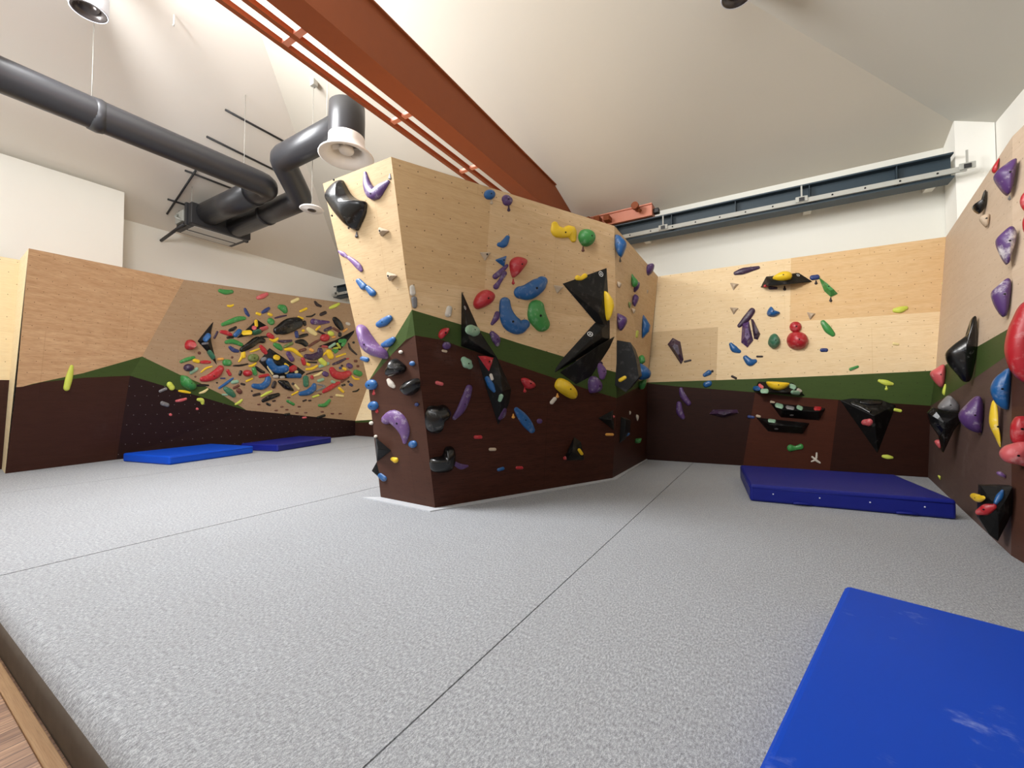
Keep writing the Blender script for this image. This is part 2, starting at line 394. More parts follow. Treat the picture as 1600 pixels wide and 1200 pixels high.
class Wall:
    def __init__(s, mats): s.bm = bmesh.new(); s.uvl = s.bm.loops.layers.uv.new('UVMap'); s.mats = mats; s.vd = {}
    def vert(s, p):
        k = tuple(round(c, 4) for c in p)
        if k not in s.vd: s.vd[k] = s.bm.verts.new(p)
        return s.vd[k]
    def face(s, pl, pts, mat):
        """pts: pixels on the plane, or 3D points"""
        P = [Vector(q) if len(q) == 3 else pl.at(*q) for q in pts]
        vs = []
        for q in P:
            w = s.vert(q)
            if w not in vs: vs.append(w)
        f = s.bm.faces.new(vs); f.material_index = mat
        f.normal_update()
        if f.normal.dot(pl.n) < 0: f.normal_flip()
        for l in f.loops: l[s.uvl].uv = pl.uv(l.vert.co)
    def done(s, name):
        bmesh.ops.triangulate(s.bm, faces=[f for f in s.bm.faces if len(f.verts) > 4])
        o = obj(name, s.bm, s.mats); return tag(o, kind='structure')

# central boulder, standing out from the back wall
w = Wall([M['wood'], M['green'], M['brown'], M['wood_face'], M['brown_face'], M['wood_tan']])
Ak = PF1.at(575, 597)
g1, g2 = (643.5, 484), (648.5, 524)
w.face(PF1, [A1, B1, PF2.at(*g1), Ak], 3)
w.face(PF1, [PF2.at(*g1), PF2.at(*g2), (634, 531), (612, 554), Ak], 1)
w.face(PF1, [PF2.at(*g2), B0, A0, Ak, (612, 554), (634, 531)], 4)
top = [(720, 507), (752, 517), (810, 536), (880, 557), (930, 573), (963.5, 582)]
bot = [(690, 531), (720, 542), (778, 561), (864, 590), (914, 607), (963.5, 622)]
s1, s2, s3 = PF2.at(768, 294), PF2.at(757, 452), B0.lerp(B1, (795 - 436) / 550.0)
s3 = PF2.at(635, 436)
w.face(PF2, [B1, s1, s2, s3], 5)
w.face(PF2, [s1, C1] + top[::-1] + [PF2.at(*g1), s3, s2], 0)
w.face(PF2, [PF2.at(*g1)] + top + bot[::-1] + [PF2.at(*g2)], 1)
w.face(PF2, [PF2.at(*g2)] + bot + [C0, B0], 2)
ct, cb = PF2.at(963.5, 582), PF2.at(963.5, 622); dj = PF3.at(1011, 598)
w.face(PF3, [C1, D1, dj, ct], 0)
w.face(PF3, [ct, dj, cb], 1)
w.face(PF3, [cb, dj, D0, C0], 2)
F0b, F1b = Vector((-5.0, 8.9, 0)), Vector((-5.2, 8.9, TOP))
PF0 = Plane(A0, F0b, A1)
PF0.n = -PF0.n if PF0.n.x > 0 else PF0.n
w.face(PF0, [A1, F1b, F0b, Ak], 0); w.face(PF0, [Ak, F0b, A0], 2)
bk = Vector((-2.0, 9.3, TOP))
pt_ = Plane(A1, B1, F1b); w.face(pt_, [A1, B1, C1, D1, bk, F1b], 0)
w.done('wall_center')

w = Wall([M['wood_pale'], M['green'], M['brown_back'], M['wood_amber'], M['wood_dull'], M['brown_mid']])
dj2 = PBW.at(1011, 598)
tA, sL, s1, s2, sR = (1236, 403.3), (1019.5, 519), (1122, 511), (1234, 503), (1469, 487)
ga, gb_ = (1119, 594), (1232, 589.8)
w.face(PBW, [D1, tA, s2, s1, sL], 0)
w.face(PBW, [tA, E1, sR, s2], 3)
w.face(PBW, [sL, s1, ga, (1011, 597.5)], 4)
w.face(PBW, [s1, s2, gb_, (1180, 592), ga], 0)
w.face(PBW, [s2, sR, (1462, 579), (1320, 586), gb_], 0)
gt = [(1011, 597.5), ga, (1180, 592), gb_, (1320, 586), (1462, 579)]
gb = [(1011, 599), (1056, 603.5), (1180, 613), (1240, 620), (1310, 624.6), (1454, 634)]
f1_, f2_ = D0.lerp(E0, 0.40), D0.lerp(E0, 0.705)
w.face(PBW, gt + gb[::-1], 1)
w.face(PBW, gb[:3] + [f1_, D0], 2)
w.face(PBW, gb[2:5] + [f2_, f1_], 5)
w.face(PBW, gb[4:] + [E0, f2_], 2)
w.face(PBW, [D1, E1, E1 + Vector((0, .3, 0)), D1 + Vector((0, .3, 0))], 0)
w.done('wall_back')

w = Wall([M['wood_dusty'], M['green'], M['brown_dusty'], M['brown_face']])
Rt = PRW.at(1582, 213)
rgt, rgb = PBW.at(1462, 579), PBW.at(1454, 634)
w.face(PRW, [E1, Rt, (1581, 511), (1577, 513), (1530, 540), rgt], 0)
w.face(PRW, [rgt, (1530, 540), (1577, 513), (1581, 511), (1581, 551), (1570, 558), (1520, 593), rgb], 1)
w.face(PRW, [rgb, (1520, 593), (1570, 558), (1581, 551), R0p, E0], 2)
fwd = Vector((0.03, -1, 0)).normalized() * 3.0
PR2 = Plane(R0p, R0p + fwd, Rt)
a1, a2 = PRW.at(1581, 511), PRW.at(1581, 551)
w.face(PR2, [Rt, a1, a1 + fwd, Rt + fwd], 0)
w.face(PR2, [a1, a2, a2 + fwd, a1 + fwd], 1)
w.face(PR2, [a2, R0p, R0p + fwd, a2 + fwd], 3)
w.done('wall_right')

# left bay: return, big leaning face, steep cave, low kicker and end wall
w = Wall([M['wood_grainy'], M['green'], M['brown_left'], M['wood_dark'], M['brown_dots'], M['wood_lit']])
gl = [(203, 587), (133, 590), (67, 597), (36, 604)]
gu = [(222, 557), (130, 583), (50, 600)]
le = PL1.at(25.5, 605)
Kg = PL1.at(222, 557)
w.face(PL1, [L0top, Kt, Kg, (130, 583), (50, 600), (36, 604), le], 0)
w.face(PL1, [Kg, Kf, (133, 590), (67, 597), (36, 604), (50, 600), (130, 583)], 1)
w.face(PL1, [le, (36, 604), (67, 597), (133, 590), Kf, K1p, K0], 2)
LW = K0 + Vector((-0.70, 0.06, 0)); LWt = L0top + Vector((-1.04, 0.06, 0))
w.face(PL0, [L0top, LWt, LW, K0], 5)
q0, q1 = LW + Vector((0, -1.5, 0)), LWt + Vector((0, -1.5, 0))
mid0, mid1 = LW.lerp(LWt, 0.42), q0.lerp(q1, 0.42)
PLm = Plane(LW, q0, LWt)
w.face(PLm, [LWt, q1, mid1, mid0], 5); w.face(PLm, [mid0, mid1, q0, LW], 2)
# cave planes
cvu = [(282, 586), (312, 598), (325, 606), (346, 616), (366, 629)]
w.face(PCV, [Kt, CRt, CR, Fm], 3)
w.face(PCA, [Kt, Fm] + cvu[::-1] + [Kg], 3)
w.face(PCA, [Kg] + cvu + [Fm, Kf], 1)
w.face(PKA, [Kf, Fm, K1p], 4); w.face(PKB, [Fm, CR, CR0, K1p], 4)
# end wall of the cave
e1 = Vector((-5.1, 8.9, TOP)); e0 = Vector((-4.9, 8.9, 0))
b1 = CR + Vector((0, 0, 0)); b2 = Vector((-5.0, 8.9, 0.95)); c2 = Vector((-5.0, 8.9, 0.75))
b1b = CR + Vector((0.0, 0, -0.06))
w.face(PL3, [CRt, e1, b2, b1], 5); w.face(PL3, [b1, b2, c2, b1b], 1); w.face(PL3, [b1b, c2, e0, CR0], 2)
ptp = Plane(L0top, Kt, LWt); w.face(ptp, [L0top, Kt, CRt, Vector((-12.6, 8.9, TOP)), Vector((-12.6, L0top.y, TOP)), LWt], 0)
w.done('wall_left')

# pale carpet strip laid round the foot of the boulder
bm = bmesh.new()
ins = [A0 + Vector((-.02, .3, 0)), A0, B0, C0, D0]
out = [G(566, 773), G(566, 778), G(672, 800), G(870, 763), D0 + Vector((0.02, 0, 0))]
out[3] = C0 + Vector((0.08, -0.03, 0))
up = Vector((0, 0, 0.012))
iv = [bm.verts.new(p + up) for p in ins[1:]]; ov = [bm.verts.new(p + up) for p in out[1:]]
ob = [bm.verts.new(p) for p in out[1:]]
for i in range(3):
    bm.faces.new((iv[i], iv[i+1], ov[i+1], ov[i])); bm.faces.new((ov[i], ov[i+1], ob[i+1], ob[i]))
o = obj('trim_2', bm, M['carpet_strip']); tag(o, kind='structure')
# ------------------------------------------------------------------ crash mats
def crash_mat(name, label, corner, ux, uy, w, l, t, mat, z=0.0, group=None, handles=0, eyelets=0, seamy=True):
    ux = Vector(ux).normalized(); uy = Vector(uy).normalized()
    e = empty(name, (corner[0], corner[1], z), label, 'crash mat', group)
    an = math.atan2(ux.y, ux.x); e.rotation_euler = (0, 0, an)
    bm = bmesh.new(); box(bm, (0, 0, 0.002), (w, l, t), min(0.03, t * 0.18))
    for v_ in bm.verts:      # soft, slightly domed foam
        if v_.co.z > t * 0.7:
            v_.co.z += 0.006 * math.sin(math.pi * min(1, max(0, v_.co.x / w))) * math.sin(math.pi * min(1, max(0, v_.co.y / l)))
    def part(nm, b, m, smooth=True):
        me = bpy.data.meshes.new(nm); b.to_mesh(me); b.free(); me.materials.append(m)
        for p in me.polygons: p.use_smooth = smooth
        o = bpy.data.objects.new(nm, me); C.objects.link(o); o.parent = e; return o
    part('cover', bm, mat, False)
    bm = bmesh.new()
    for zz in (t * 0.80,):
        tube(bm, [(0.02, -0.001, zz), (w - 0.02, -0.001, zz)], 0.004, 6); tube(bm, [(-0.001, 0.02, zz), (-0.001, l - 0.02, zz)], 0.004, 6)
    part('seam_piping', bm, mat)
    for i in range(handles):
        x = w * (i + 0.5) / handles + 0.06
        bm = bmesh.new()
        pts = [(x + 0.08 * math.cos(a), -0.012 - 0.02 * math.sin(a), 0.022 + 0.012 * math.sin(a)) for a in [math.pi * k / 8 for k in range(9)]]
        tube(bm, pts, 0.013, 8); part('handle', bm, mat)
    for i in range(eyelets):
        x = w * (0.13 + 0.245 * i); bm = bmesh.new()
        bmesh.ops.create_cone(bm, cap_ends=True, segments=12, radius1=0.009, radius2=0.007, depth=0.006, matrix=Matrix.Translation((x, -0.002, t * 0.52)) @ Matrix.Rotation(math.pi/2, 4, 'X'))
        part('eyelet', bm, M['eyelet'])
    return e
p0, p1 = onz(1172, 783, 0), onz(1496, 813, 0)
ux = (p1 - p0); ux.z = 0; wdt = ux.length; ux.normalize(); uy = Vector((-ux.y, ux.x, 0))
crash_mat('crash_mat', 'dark blue crash mat with handles lying before the back climbing wall', p0, ux, uy, wdt, 1.55, 0.21, M['mat_navy'], handles=2, eyelets=4)
q0, q1, q2 = onz(1320, 912, .2), onz(1180, 1200, .2), onz(1600, 983, .2)
uy2 = (q0 - q1).normalized(); ux2 = Vector((uy2.y, -uy2.x, 0))
c0 = q0 - uy2 * 2.2
crash_mat('crash_mat', 'bright blue crash mat with chalk smears in the right foreground', (c0.x, c0.y), ux2, uy2, 1.17, 2.2, 0.198, M['mat_chalk'])
f0, f1 = onz(264, 727, 0), onz(396, 708, 0)
d = (f1 - f0); ln = d.length; d.normalize(); nx = Vector((-d.y, d.x, 0))
crash_mat('crash_mat', 'bright blue crash mat at the left, below the big leaning plywood face', f1, -nx.cross(Vector((0,0,1))) if False else nx, Vector((-d.x, -d.y, 0)), 1.34, ln, 0.165, M['mat_blue'])
h0, h1 = onz(434, 706, 0), onz(518, 692, 0)
d = (h1 - h0); ln = d.length; d.normalize(); nx = Vector((-d.y, d.x, 0))
crash_mat('crash_mat', 'darker blue crash mat behind the left one, under the steep cave wall', h1, nx, -d, 1.05, ln, 0.165, M['mat_navy'])

# ------------------------------------------------------------------ overhead crane
def part(name, bm, mat, parent, smooth=False):
    """mesh given in world coordinates, hung under an unrotated parent"""
    bmesh.ops.translate(bm, verts=bm.verts, vec=-parent.location)
    bm.normal_update(); me = bpy.data.meshes.new(name); bm.to_mesh(me); bm.free(); me.materials.append(mat)
    if smooth:
        for p in me.polygons: p.use_smooth = True
    o = bpy.data.objects.new(name, me); C.objects.link(o); o.parent = parent; return o
cr = empty('bridge_crane', (-3.87, 4.0, 5.10), 'rust orange bridge crane girder spanning overhead under the ceiling', 'crane')
YE = 8.75
bm = bmesh.new()
x0, x1, zb, zt = -4.01, -3.73, 5.10, 5.72
sec = lambda y, h: [bm.verts.new((x, y, z)) for x, z in ((x0, zb), (x1, zb), (x1, zb + h), (x0, zb + h))]
s0, s1, s2 = sec(-4.5, zt - zb), sec(YE - 0.9, zt - zb), sec(YE, 0.36)
for a, b in ((s0, s1), (s1, s2)):
    for i in range(4): bm.faces.new((a[i], a[(i+1) % 4], b[(i+1) % 4], b[i]))
bm.faces.new(s0[::-1]); bm.faces.new(s2)
part('girder', bm, M['orange_steel'], cr)
bm = bmesh.new(); box(bm, (x0 - 0.04, -4.5, zt), (x1 + 0.035, YE - 0.9, zt + 0.02)); part('top_flange', bm, M['orange_steel'], cr)
bm = bmesh.new(); box(bm, (x0 - 0.02, -4.5, zb - 0.018), (x1 + 0.012, YE, zb)); part('bottom_flange', bm, M['orange_steel'], cr)
for xa in (-4.215, -4.43):
    bm = bmesh.new(); box(bm, (xa - 0.028, -4.5, zb - 0.01), (xa + 0.028, YE, zb + 0.05)); part('side_rail', bm, M['orange_steel'], cr)
for yy in [-3.6 + 1.52 * k for k in range(9)]:
    bm = bmesh.new(); box(bm, (-4.44, yy - 0.035, zb + 0.0), (x0 + 0.01, yy + 0.035, zb + 0.04)); part('cross_tie', bm, M['rust_steel'], cr)
bm = bmesh.new(); box(bm, (-5.75, 8.86, 5.07), (-1.98, 9.14, 5.32), 0.01)
box(bm, (-5.75, 8.83, 5.30), (-1.98, 9.16, 5.325)); part('end_carriage', bm, M['rust_steel'], cr)
for xa in (-2.28, -5.45):
    bm = bmesh.new()
    tube(bm, [(xa, 8.86, 5.26), (xa, 8.66, 5.26)], 0.055, 16); tube(bm, [(xa, 8.70, 5.26), (xa, 8.62, 5.26)], 0.075, 16)
    tube(bm, [(xa, 8.80, 5.26), (xa + 0.09, 8.74, 5.16)], 0.035, 10)
    part('drive_motor', bm, M['orange_steel'], cr)
bm = bmesh.new()
for i, xa in enumerate((-3.35, -3.12, -2.9)):
    box(bm, (xa - .07, 8.66, 5.10), (xa + .06, 8.88, 5.27 - .03 * i), 0.01)
part('bolted_bracket', bm, M['orange_steel'], cr)
bm = bmesh.new(); box(bm, (-1.98, 8.93, 5.14), (-1.86, 9.07, 5.24), 0.02); part('buffer', bm, M['strut'], cr)
# runway beam along the back wall
rb = empty('crane_runway_beam', (-1.0, 9.0, 4.63), 'dark steel runway beam with drilled pale strip along the white back wall', 'beam')
XA, XB = -12.55, 2.50
bm = bmesh.new()
box(bm, (XA, 8.99, 4.66), (XB, 9.01, 5.0)); box(bm, (XA, 8.86, 5.0), (XB, 9.14, 5.025)); box(bm, (XA, 8.86, 4.635), (XB, 9.14, 4.66))
part('i_beam', bm, M['rail_steel'], rb)
bm = bmesh.new(); box(bm, (XA, 8.80, 4.675), (2.62, 8.83, 4.755)); part('drilled_strip', bm, M['grey_steel'], rb)
for k in range(35):
    xa = 2.3 - 0.43 * k; bm = bmesh.new()
    bmesh.ops.create_cone(bm, cap_ends=True, segments=12, radius1=0.014, radius2=0.014, depth=0.01, matrix=Matrix.Translation((xa, 8.798, 4.715)) @ Matrix.Rotation(math.pi/2, 4, 'X'))
    part('strip_bolt', bm, M['bolt'], rb)
for xa in (-12.3, -1.75, 0.58, 2.62):
    bm = bmesh.new()
    box(bm, (xa - 0.09, 8.775, 4.69), (xa + 0.09, 8.80, 4.79), 0.012)
    box(bm, (xa - 0.012, 8.785, 4.78), (xa + 0.012, 8.80, 4.98))
    pl_ = part('strip_clamp', bm, M['grey_steel'], rb)
    bm = bmesh.new(); box(bm, (xa - 0.04, 8.765, 4.70), (xa + 0.04, 8.778, 4.765)); o = part('clamp_window', bm, M['unit'], rb)
    o.parent = pl_; o.location = (0, 0, 0)
for xa in [-11.95 + 1.15 * k for k in range(13)]:
    bm = bmesh.new(); box(bm, (xa - 0.006, 8.88, 4.66), (xa + 0.006, 9.12, 5.0)); part('stiffener', bm, M['rail_steel'], rb)
for xa in (-12.2, -8.7, -5.2, -2.2, 0.7, 2.35):
    bm = bmesh.new(); box(bm, (xa - 0.06, 9.01, 4.70), (xa + 0.06, 9.5, 4.96)); part('wall_bracket', bm, M['plaster'], rb)

# ------------------------------------------------------------------ air handling
hv = empty('air_duct', (-8.63, 4.45, 5.56), 'charcoal round duct running from the left edge to the ceiling air unit', 'duct')
ZD = 5.56
bm = bmesh.new()
pts = [(-8.63, -3.5, ZD), (-8.63, 0.0, ZD)] + elbow((-8.63, 0.0, ZD), (-8.60, 4.57, ZD), (-10.95, 4.52, ZD), 0.2, 4) + [(-10.3, 4.53, ZD)]
tube(bm, pts, 0.228, 28); part('duct_run', bm, M['duct'], hv)
bm = bmesh.new(); tube(bm, [(-9.15, 4.55, ZD), (-11.08, 4.52, ZD)], 0.255, 28); part('spigot', bm, M['duct'], hv)
bm = bmesh.new(); yc = 2.05
tube(bm, [(-8.63, yc - 0.12, ZD), (-8.63, yc - 0.02, ZD), (-8.63, yc + 0.05, ZD)], [0.236, 0.248, 0.232], 28); part('collar', bm, M['duct'], hv)
for yy in (1.95, 4.1):
    bm = bmesh.new(); tube(bm, [(-8.63, yy, ZD + 0.2), (-8.63, yy, min(zleft(-8.63), zback(yy)))], 0.006, 6); part('hanger_wire', bm, M['wire'], hv)
h2 = empty('air_duct', (-8.4, 5.18, 5.45), 'cranked charcoal duct rising from the air unit to the white outlet', 'duct')
RD = 0.232
bm = bmesh.new()
a, b, c_, d_ = Vector((-11.08, 5.12, 5.45)), Vector((-8.42, 5.15, 5.5)), Vector((-7.90, 4.42, 5.85)), Vector((-5.95, 4.42, 5.85))
pts = [a] + elbow(a, b, c_, 0.14, 3) + elbow(b, c_, d_, 0.14, 3) + [d_]
tube(bm, pts, RD, 28); part('duct_run', bm, M['duct'], h2)
bm = bmesh.new(); tube(bm, [(-9.8, 5.13, 5.47), (-9.72, 5.13, 5.47)], RD + 0.012, 28); part('collar', bm, M['duct'], h2)
bm = bmesh.new(); XN, YN = -5.93, 4.40; ZO = -0.29
lathe(bm, [(0.0, 6.46), (0.255, 6.46), (0.285, 6.43), (0.29, 6.20), (0.285, 5.90), (0.27, 5.86), (0.25, 5.86)], (XN, YN, ZO)); part('outlet_drum', bm, M['duct'], h2)
bm = bmesh.new()
lathe(bm, [(0.25, 5.93), (0.285, 5.90), (0.29, 5.78), (0.33, 5.68), (0.43, 5.60), (0.44, 5.58), (0.42, 5.575), (0.30, 5.62), (0.24, 5.70), (0.235, 5.9)], (XN, YN, ZO)); nz_ = part('outlet_nozzle', bm, M['white_plastic'], h2)
bm = bmesh.new()
lathe(bm, [(0.0, 5.655), (0.11, 5.655), (0.12, 5.68), (0.11, 5.75), (0.0, 5.76)], (XN, YN, ZO), 24)
for k in range(4):
    a_ = math.pi / 2 * k + 0.5
    ca, sa = math.cos(a_), math.sin(a_)
    vs = [bm.verts.new((XN + ca * r - sa * o_, YN + sa * r + ca * o_, z + ZO)) for r, o_, z in ((0.1, 0.012, 5.70), (0.25, 0.012, 5.70), (0.25, 0.05, 5.76), (0.1, 0.05, 5.76))]
    vs2 = [bm.verts.new(v_.co + Vector((0, 0, 0.012))) for v_ in vs]
    bm.faces.new(vs); bm.faces.new(vs2[::-1])
    for i in range(4): bm.faces.new((vs[i], vs[(i+1) % 4], vs2[(i+1) % 4], vs2[i]))
o = part('swirl_core', bm, M['white_plastic'], h2); o.parent = nz_; o.location = (0, 0, 0)
bm = bmesh.new(); tube(bm, [(-6.5, 4.42, 6.07), (-6.5, 4.42, zback(4.42))], 0.006, 6); part('hanger_wire', bm, M['wire'], h2)
# the unit
un = empty('air_handling_unit', (-11.5, 4.8, 5.25), 'black boxy air handling unit hung beside the left wall', 'air unit')
bm = bmesh.new(); box(bm, (-12.0, 4.22, 5.27), (-11.28, 5.42, 5.66), 0.012); part('casing', bm, M['unit'], un)
bm = bmesh.new()
box(bm, (-11.30, 4.18, 5.24), (-11.10, 5.46, 5.72), 0.012); box(bm, (-11.36, 4.14, 5.22), (-11.28, 5.50, 5.74), 0.01)
part('front_plenum', bm, M['unit'], un)
bm = bmesh.new(); box(bm, (-12.02, 4.20, 5.225), (-11.12, 5.44, 5.262), 0.006); part('bottom_frame', bm, M['unit'], un)
for xa, xb in ((-11.96, -11.68), (-11.58, -11.24)):
    bm = bmesh.new(); box(bm, (xa, 4.3, 5.215), (xb, 5.34, 5.23)); part('filter_panel', bm, M['filter'], un)
bm = bmesh.new(); box(bm, (-11.9, 4.16, 5.36), (-11.5, 4.24, 5.62), 0.01); tube(bm, [(-11.75, 4.17, 5.55), (-11.72, 4.1, 5.48), (-11.6, 4.08, 5.42), (-11.55, 4.17, 5.38)], 0.025, 10)
part('valve', bm, M['grey_steel'], un)
bm = bmesh.new(); tube(bm, [(-12.68, 4.16, 5.12), (-11.4, 4.16, 5.26)], 0.035, 8); part('wall_strut', bm, M['strut'], un)
for xa, ya in ((-11.15, 4.2), (-11.95, 4.25), (-11.15, 5.4)):
    bm = bmesh.new(); tube(bm, [(xa, ya, 5.66), (xa, ya, zleft(xa))], 0.006, 6); part('hanger_rod', bm, M['wire'], un)
def ceil_at(x, y):      # on the left ceiling slope
    d = ray(x, y); n = Vector((0.44, 0, -1)); p = Vector((RX0, 0, EAVE)); t = (p - CAM).dot(n) / d.dot(n); return CAM + d * t
for k, (pa, pb, lab) in enumerate((((352, 170), (446, 221), 'upper black support channel fixed on the ceiling, highest of the set'),
                           ((323, 212), (432, 266), 'black support channel on the ceiling just behind the straight duct'),
                           ((289, 265), (372, 297), 'short black support channel on the ceiling above the air unit'),
                           ((262, 310), (300, 322), 'lowest short black support channel touching the slanting channel'),
                           ((306, 265), (261, 333), 'slanting black channel running down the ceiling to the air unit'))):
    a, b = ceil_at(*pa), ceil_at(*pb); a.z -= 0.02; b.z -= 0.02
    bm = bmesh.new(); tube(bm, [a, b], 0.022, 6)
    o = obj('ceiling_channel', bm, M['strut'], loc=(a + b) / 2); tag(o, lab, 'channel', 'black ceiling channels')

hk = ceil_at(271, 25)
bm = bmesh.new(); tube(bm, [hk + Vector((0, 0, -.16)), hk + Vector((0.03, 0, -.15)), hk + Vector((0.03, 0, 0.0))], 0.012, 8)
o = obj('ceiling_hook', bm, M['white_plastic'], loc=hk); tag(o, 'small white hook on the cream ceiling between the top left lamp and the girder', 'hook')

# ------------------------------------------------------------------ lamps
def can_lamp(c, r, top, label):
    e = empty('ceiling_spotlight', c, label, 'lamp')
    bm = bmesh.new(); lathe(bm, [(0.0, top - c[2]), (r, top - c[2]), (r, 0.02), (r * 0.98, 0.0), (r * 0.93, 0.0), (r * 0.9, 0.04)], c, 32)
    part('lamp_body', bm, M['lamp_white'], e)
    bm = bmesh.new(); lathe(bm, [(r * 0.95, 0.004), (r * 0.80, 0.0), (r * 0.72, 0.05), (r * 0.55, 0.07), (r * 0.5, 0.05), (r * 0.42, 0.12), (0.0, 0.14)], c, 32)
    part('reflector', bm, M['lamp_dark'], e)
p = onz(139, 18, 6.55); can_lamp((p.x, p.y, p.z), 0.20, zleft(p.x), 'white cylinder ceiling lamp at the top left above the duct')
p = onz(1152, -6, 6.35); can_lamp((p.x, p.y, p.z), 0.19, zback(p.y), 'round ceiling lamp cut by the top edge, right of the girder')
d_ = ray(490, 127); n_ = Vector((0, -0.40, -1)); p_ = Vector((0, RY1, EAVE)); tp = CAM + d_ * ((p_ - CAM).dot(n_) / d_.dot(n_))
dv = ray(487, 327); s_ = ((tp - CAM).xy.length) / dv.xy.length; zz = CAM.z + dv.z * s_
e = empty('pendant_disc', (tp.x, tp.y, zz), 'small flat white disc pendant hanging on a thin wire beside the cranked duct', 'pendant')
bm = bmesh.new(); lathe(bm, [(0.0, 0.05), (0.05, 0.045), (0.2, 0.015), (0.215, 0.0), (0.2, -0.012), (0.09, -0.008), (0.085, -0.02), (0.0, -0.02)], e.location, 28); part('disc', bm, M['white_plastic'], e)
bm = bmesh.new(); lathe(bm, [(0.08, -0.018), (0.07, -0.03), (0.03, -0.034), (0.0, -0.034)], e.location, 20); part('center_boss', bm, M['lamp_dark'], e)
bm = bmesh.new(); tube(bm, [e.location + Vector((0, 0, .04)), tp], 0.006, 6); part('wire', bm, M['wire'], e)
bm = bmesh.new(); box(bm, tp + Vector((-.05, -.05, -.10)), tp + Vector((.07, .05, .02)), 0.01); part('ceiling_rose', bm, M['grey_steel'], e)

# ------------------------------------------------------------------ light
w_ = bpy.data.worlds.new('world'); sc.world = w_; w_.use_nodes = True
bg = w_.node_tree.nodes['Background']; bg.inputs[0].default_value = (0.97, 0.985, 1.0, 1); bg.inputs[1].default_value = 0.75
def area(name, loc, target, sx, sy, power, col=(1, 1, 1)):
    l = bpy.data.lights.new(name, 'AREA'); l.shape = 'RECTANGLE'; l.size = sx; l.size_y = sy; l.energy = power; l.color = col
    o = bpy.data.objects.new(name, l); C.objects.link(o); o.location = loc
    o.rotation_euler = (Vector(target) - Vector(loc)).to_track_quat('-Z', 'Y').to_euler(); return o
area('window_light', (-9.0, -3.8, 4.8), (-4.5, 4.0, 2.0), 6.0, 2.2, 230, (0.97, 0.985, 1.0))
area('window_light', (-2.5, -4.6, 4.5), (-2.5, 4.0, 2.2), 5.0, 2.0, 120, (0.97, 0.985, 1.0))
area('high_area_light', (-7.0, 0.4, 6.9), (0.5, 8.8, 2.6), 2.6, 2.6, 1080, (0.975, 0.985, 1.0))
area('high_area_light', (-0.9, 2.4, 5.2), (1.2, 9.0, 2.0), 2.0, 1.2, 60, (1.0, 0.985, 0.96)).data.spread = math.radians(75)  # added fill light below the ceiling, brightens the back wall
area('high_area_light', (-2.2, -0.9, 4.5), (-11.5, 3.2, 3.6), 2.0, 1.5, 105, (0.975, 0.985, 1.0)).data.spread = math.radians(110)  # added fill light under girder height, brightens the left walls
# added unseen blocker behind the camera, keeps low front light off the mats
bm = bmesh.new(); box(bm, (RX0, -1.75, -0.25), (RX1, -1.6, 2.9)); o = obj('light_blocker', bm, M['plaster']); tag(o, kind='structure')
# ------------------------------------------------------------------ climbing holds
def catmull(P, n=6, closed=False):
    P = [tuple(map(float, p)) for p in P]; out = []; m = len(P)
    if m < 3 and not closed:
        a, b = P[0], P[-1]
        return [tuple(a[k] + (b[k] - a[k]) * i / 6 for k in range(len(a))) for i in range(7)]
    rng = range(m) if closed else range(m - 1)
    for i in rng:
        g = (lambda k: P[k % m]) if closed else (lambda k: P[min(max(k, 0), m - 1)])
        p0, p1, p2, p3 = g(i - 1), g(i), g(i + 1), g(i + 2)
        for j in range(n):
            t = j / n
            out.append(tuple(0.5 * (2*b + (c - a)*t + (2*a - 5*b + 4*c - d)*t*t + (3*b - a - 3*c + d)*t*t*t) for a, b, c, d in zip(p0, p1, p2, p3)))
    if not closed: out.append(P[-1])
    return out
def bbox(P): xs = [p[0] for p in P]; ys = [p[1] for p in P]; return min(xs), max(xs), min(ys), max(ys)
ALL = []      # every hold: dict(o, x, y, w, h, color, shape, wall, name)

def place(name, bm, mat, smooth):
    c = Vector((0, 0, 0))
    for v_ in bm.verts: c += v_.co
    c /= len(bm.verts)
    bmesh.ops.recalc_face_normals(bm, faces=bm.faces)
    return obj(name, bm, mat, smooth=smooth, loc=c)
def bolt_at(o, p, n, r):
    b = bmesh.new(); q = n.to_track_quat('Z', 'Y').to_matrix().to_4x4()
    bmesh.ops.create_cone(b, cap_ends=True, segments=10, radius1=r, radius2=r * 0.8, depth=r * 0.9, matrix=Matrix.Translation(Vector(p) - o.location) @ q)
    me = bpy.data.meshes.new('bolt'); b.to_mesh(me); b.free(); me.materials.append(M['bolt'])
    c = bpy.data.objects.new('bolt', me); C.objects.link(c); c.parent = o; return c

def spine_pts(pl, S, hf, base=0.0005):
    """skinned half-round body on the wall plane along pixel spine (x, y, r)"""
    rings = []; n = len(S)
    T = []
    for i in range(n):
        a, b = S[max(0, i - 1)], S[min(n - 1, i + 1)]
        dx, dy = b[0] - a[0], b[1] - a[1]; L = math.hypot(dx, dy) or 1.0; T.append((dx / L, dy / L))
    stations = []
    for k in (85, 60, 35, 15): f = math.radians(k); stations.append((S[0], T[0], -math.sin(f), math.cos(f)))
    for s, t in zip(S, T): stations.append((s, t, 0.0, 1.0))
    for k in (15, 35, 60, 85): f = math.radians(k); stations.append((S[-1], T[-1], math.sin(f), math.cos(f)))
    NA = 10
    for (x, y, r), t, adv, sc_ in stations:
        cx, cy = x + t[0] * r * adv, y + t[1] * r * adv
        ring = []
        d = depth(pl.at(cx, cy)) / F
        for j in range(NA + 1):
            th = math.pi * j / NA
            o_ = r * sc_ * math.cos(th)
            h = r * d * hf * (sc_ ** 0.8) * (math.sin(th) ** 0.8) if 0 < j < NA else base
            ring.append(pl.at(cx - t[1] * o_, cy + t[0] * o_) + pl.n * h)
        rings.append(ring)
    return rings
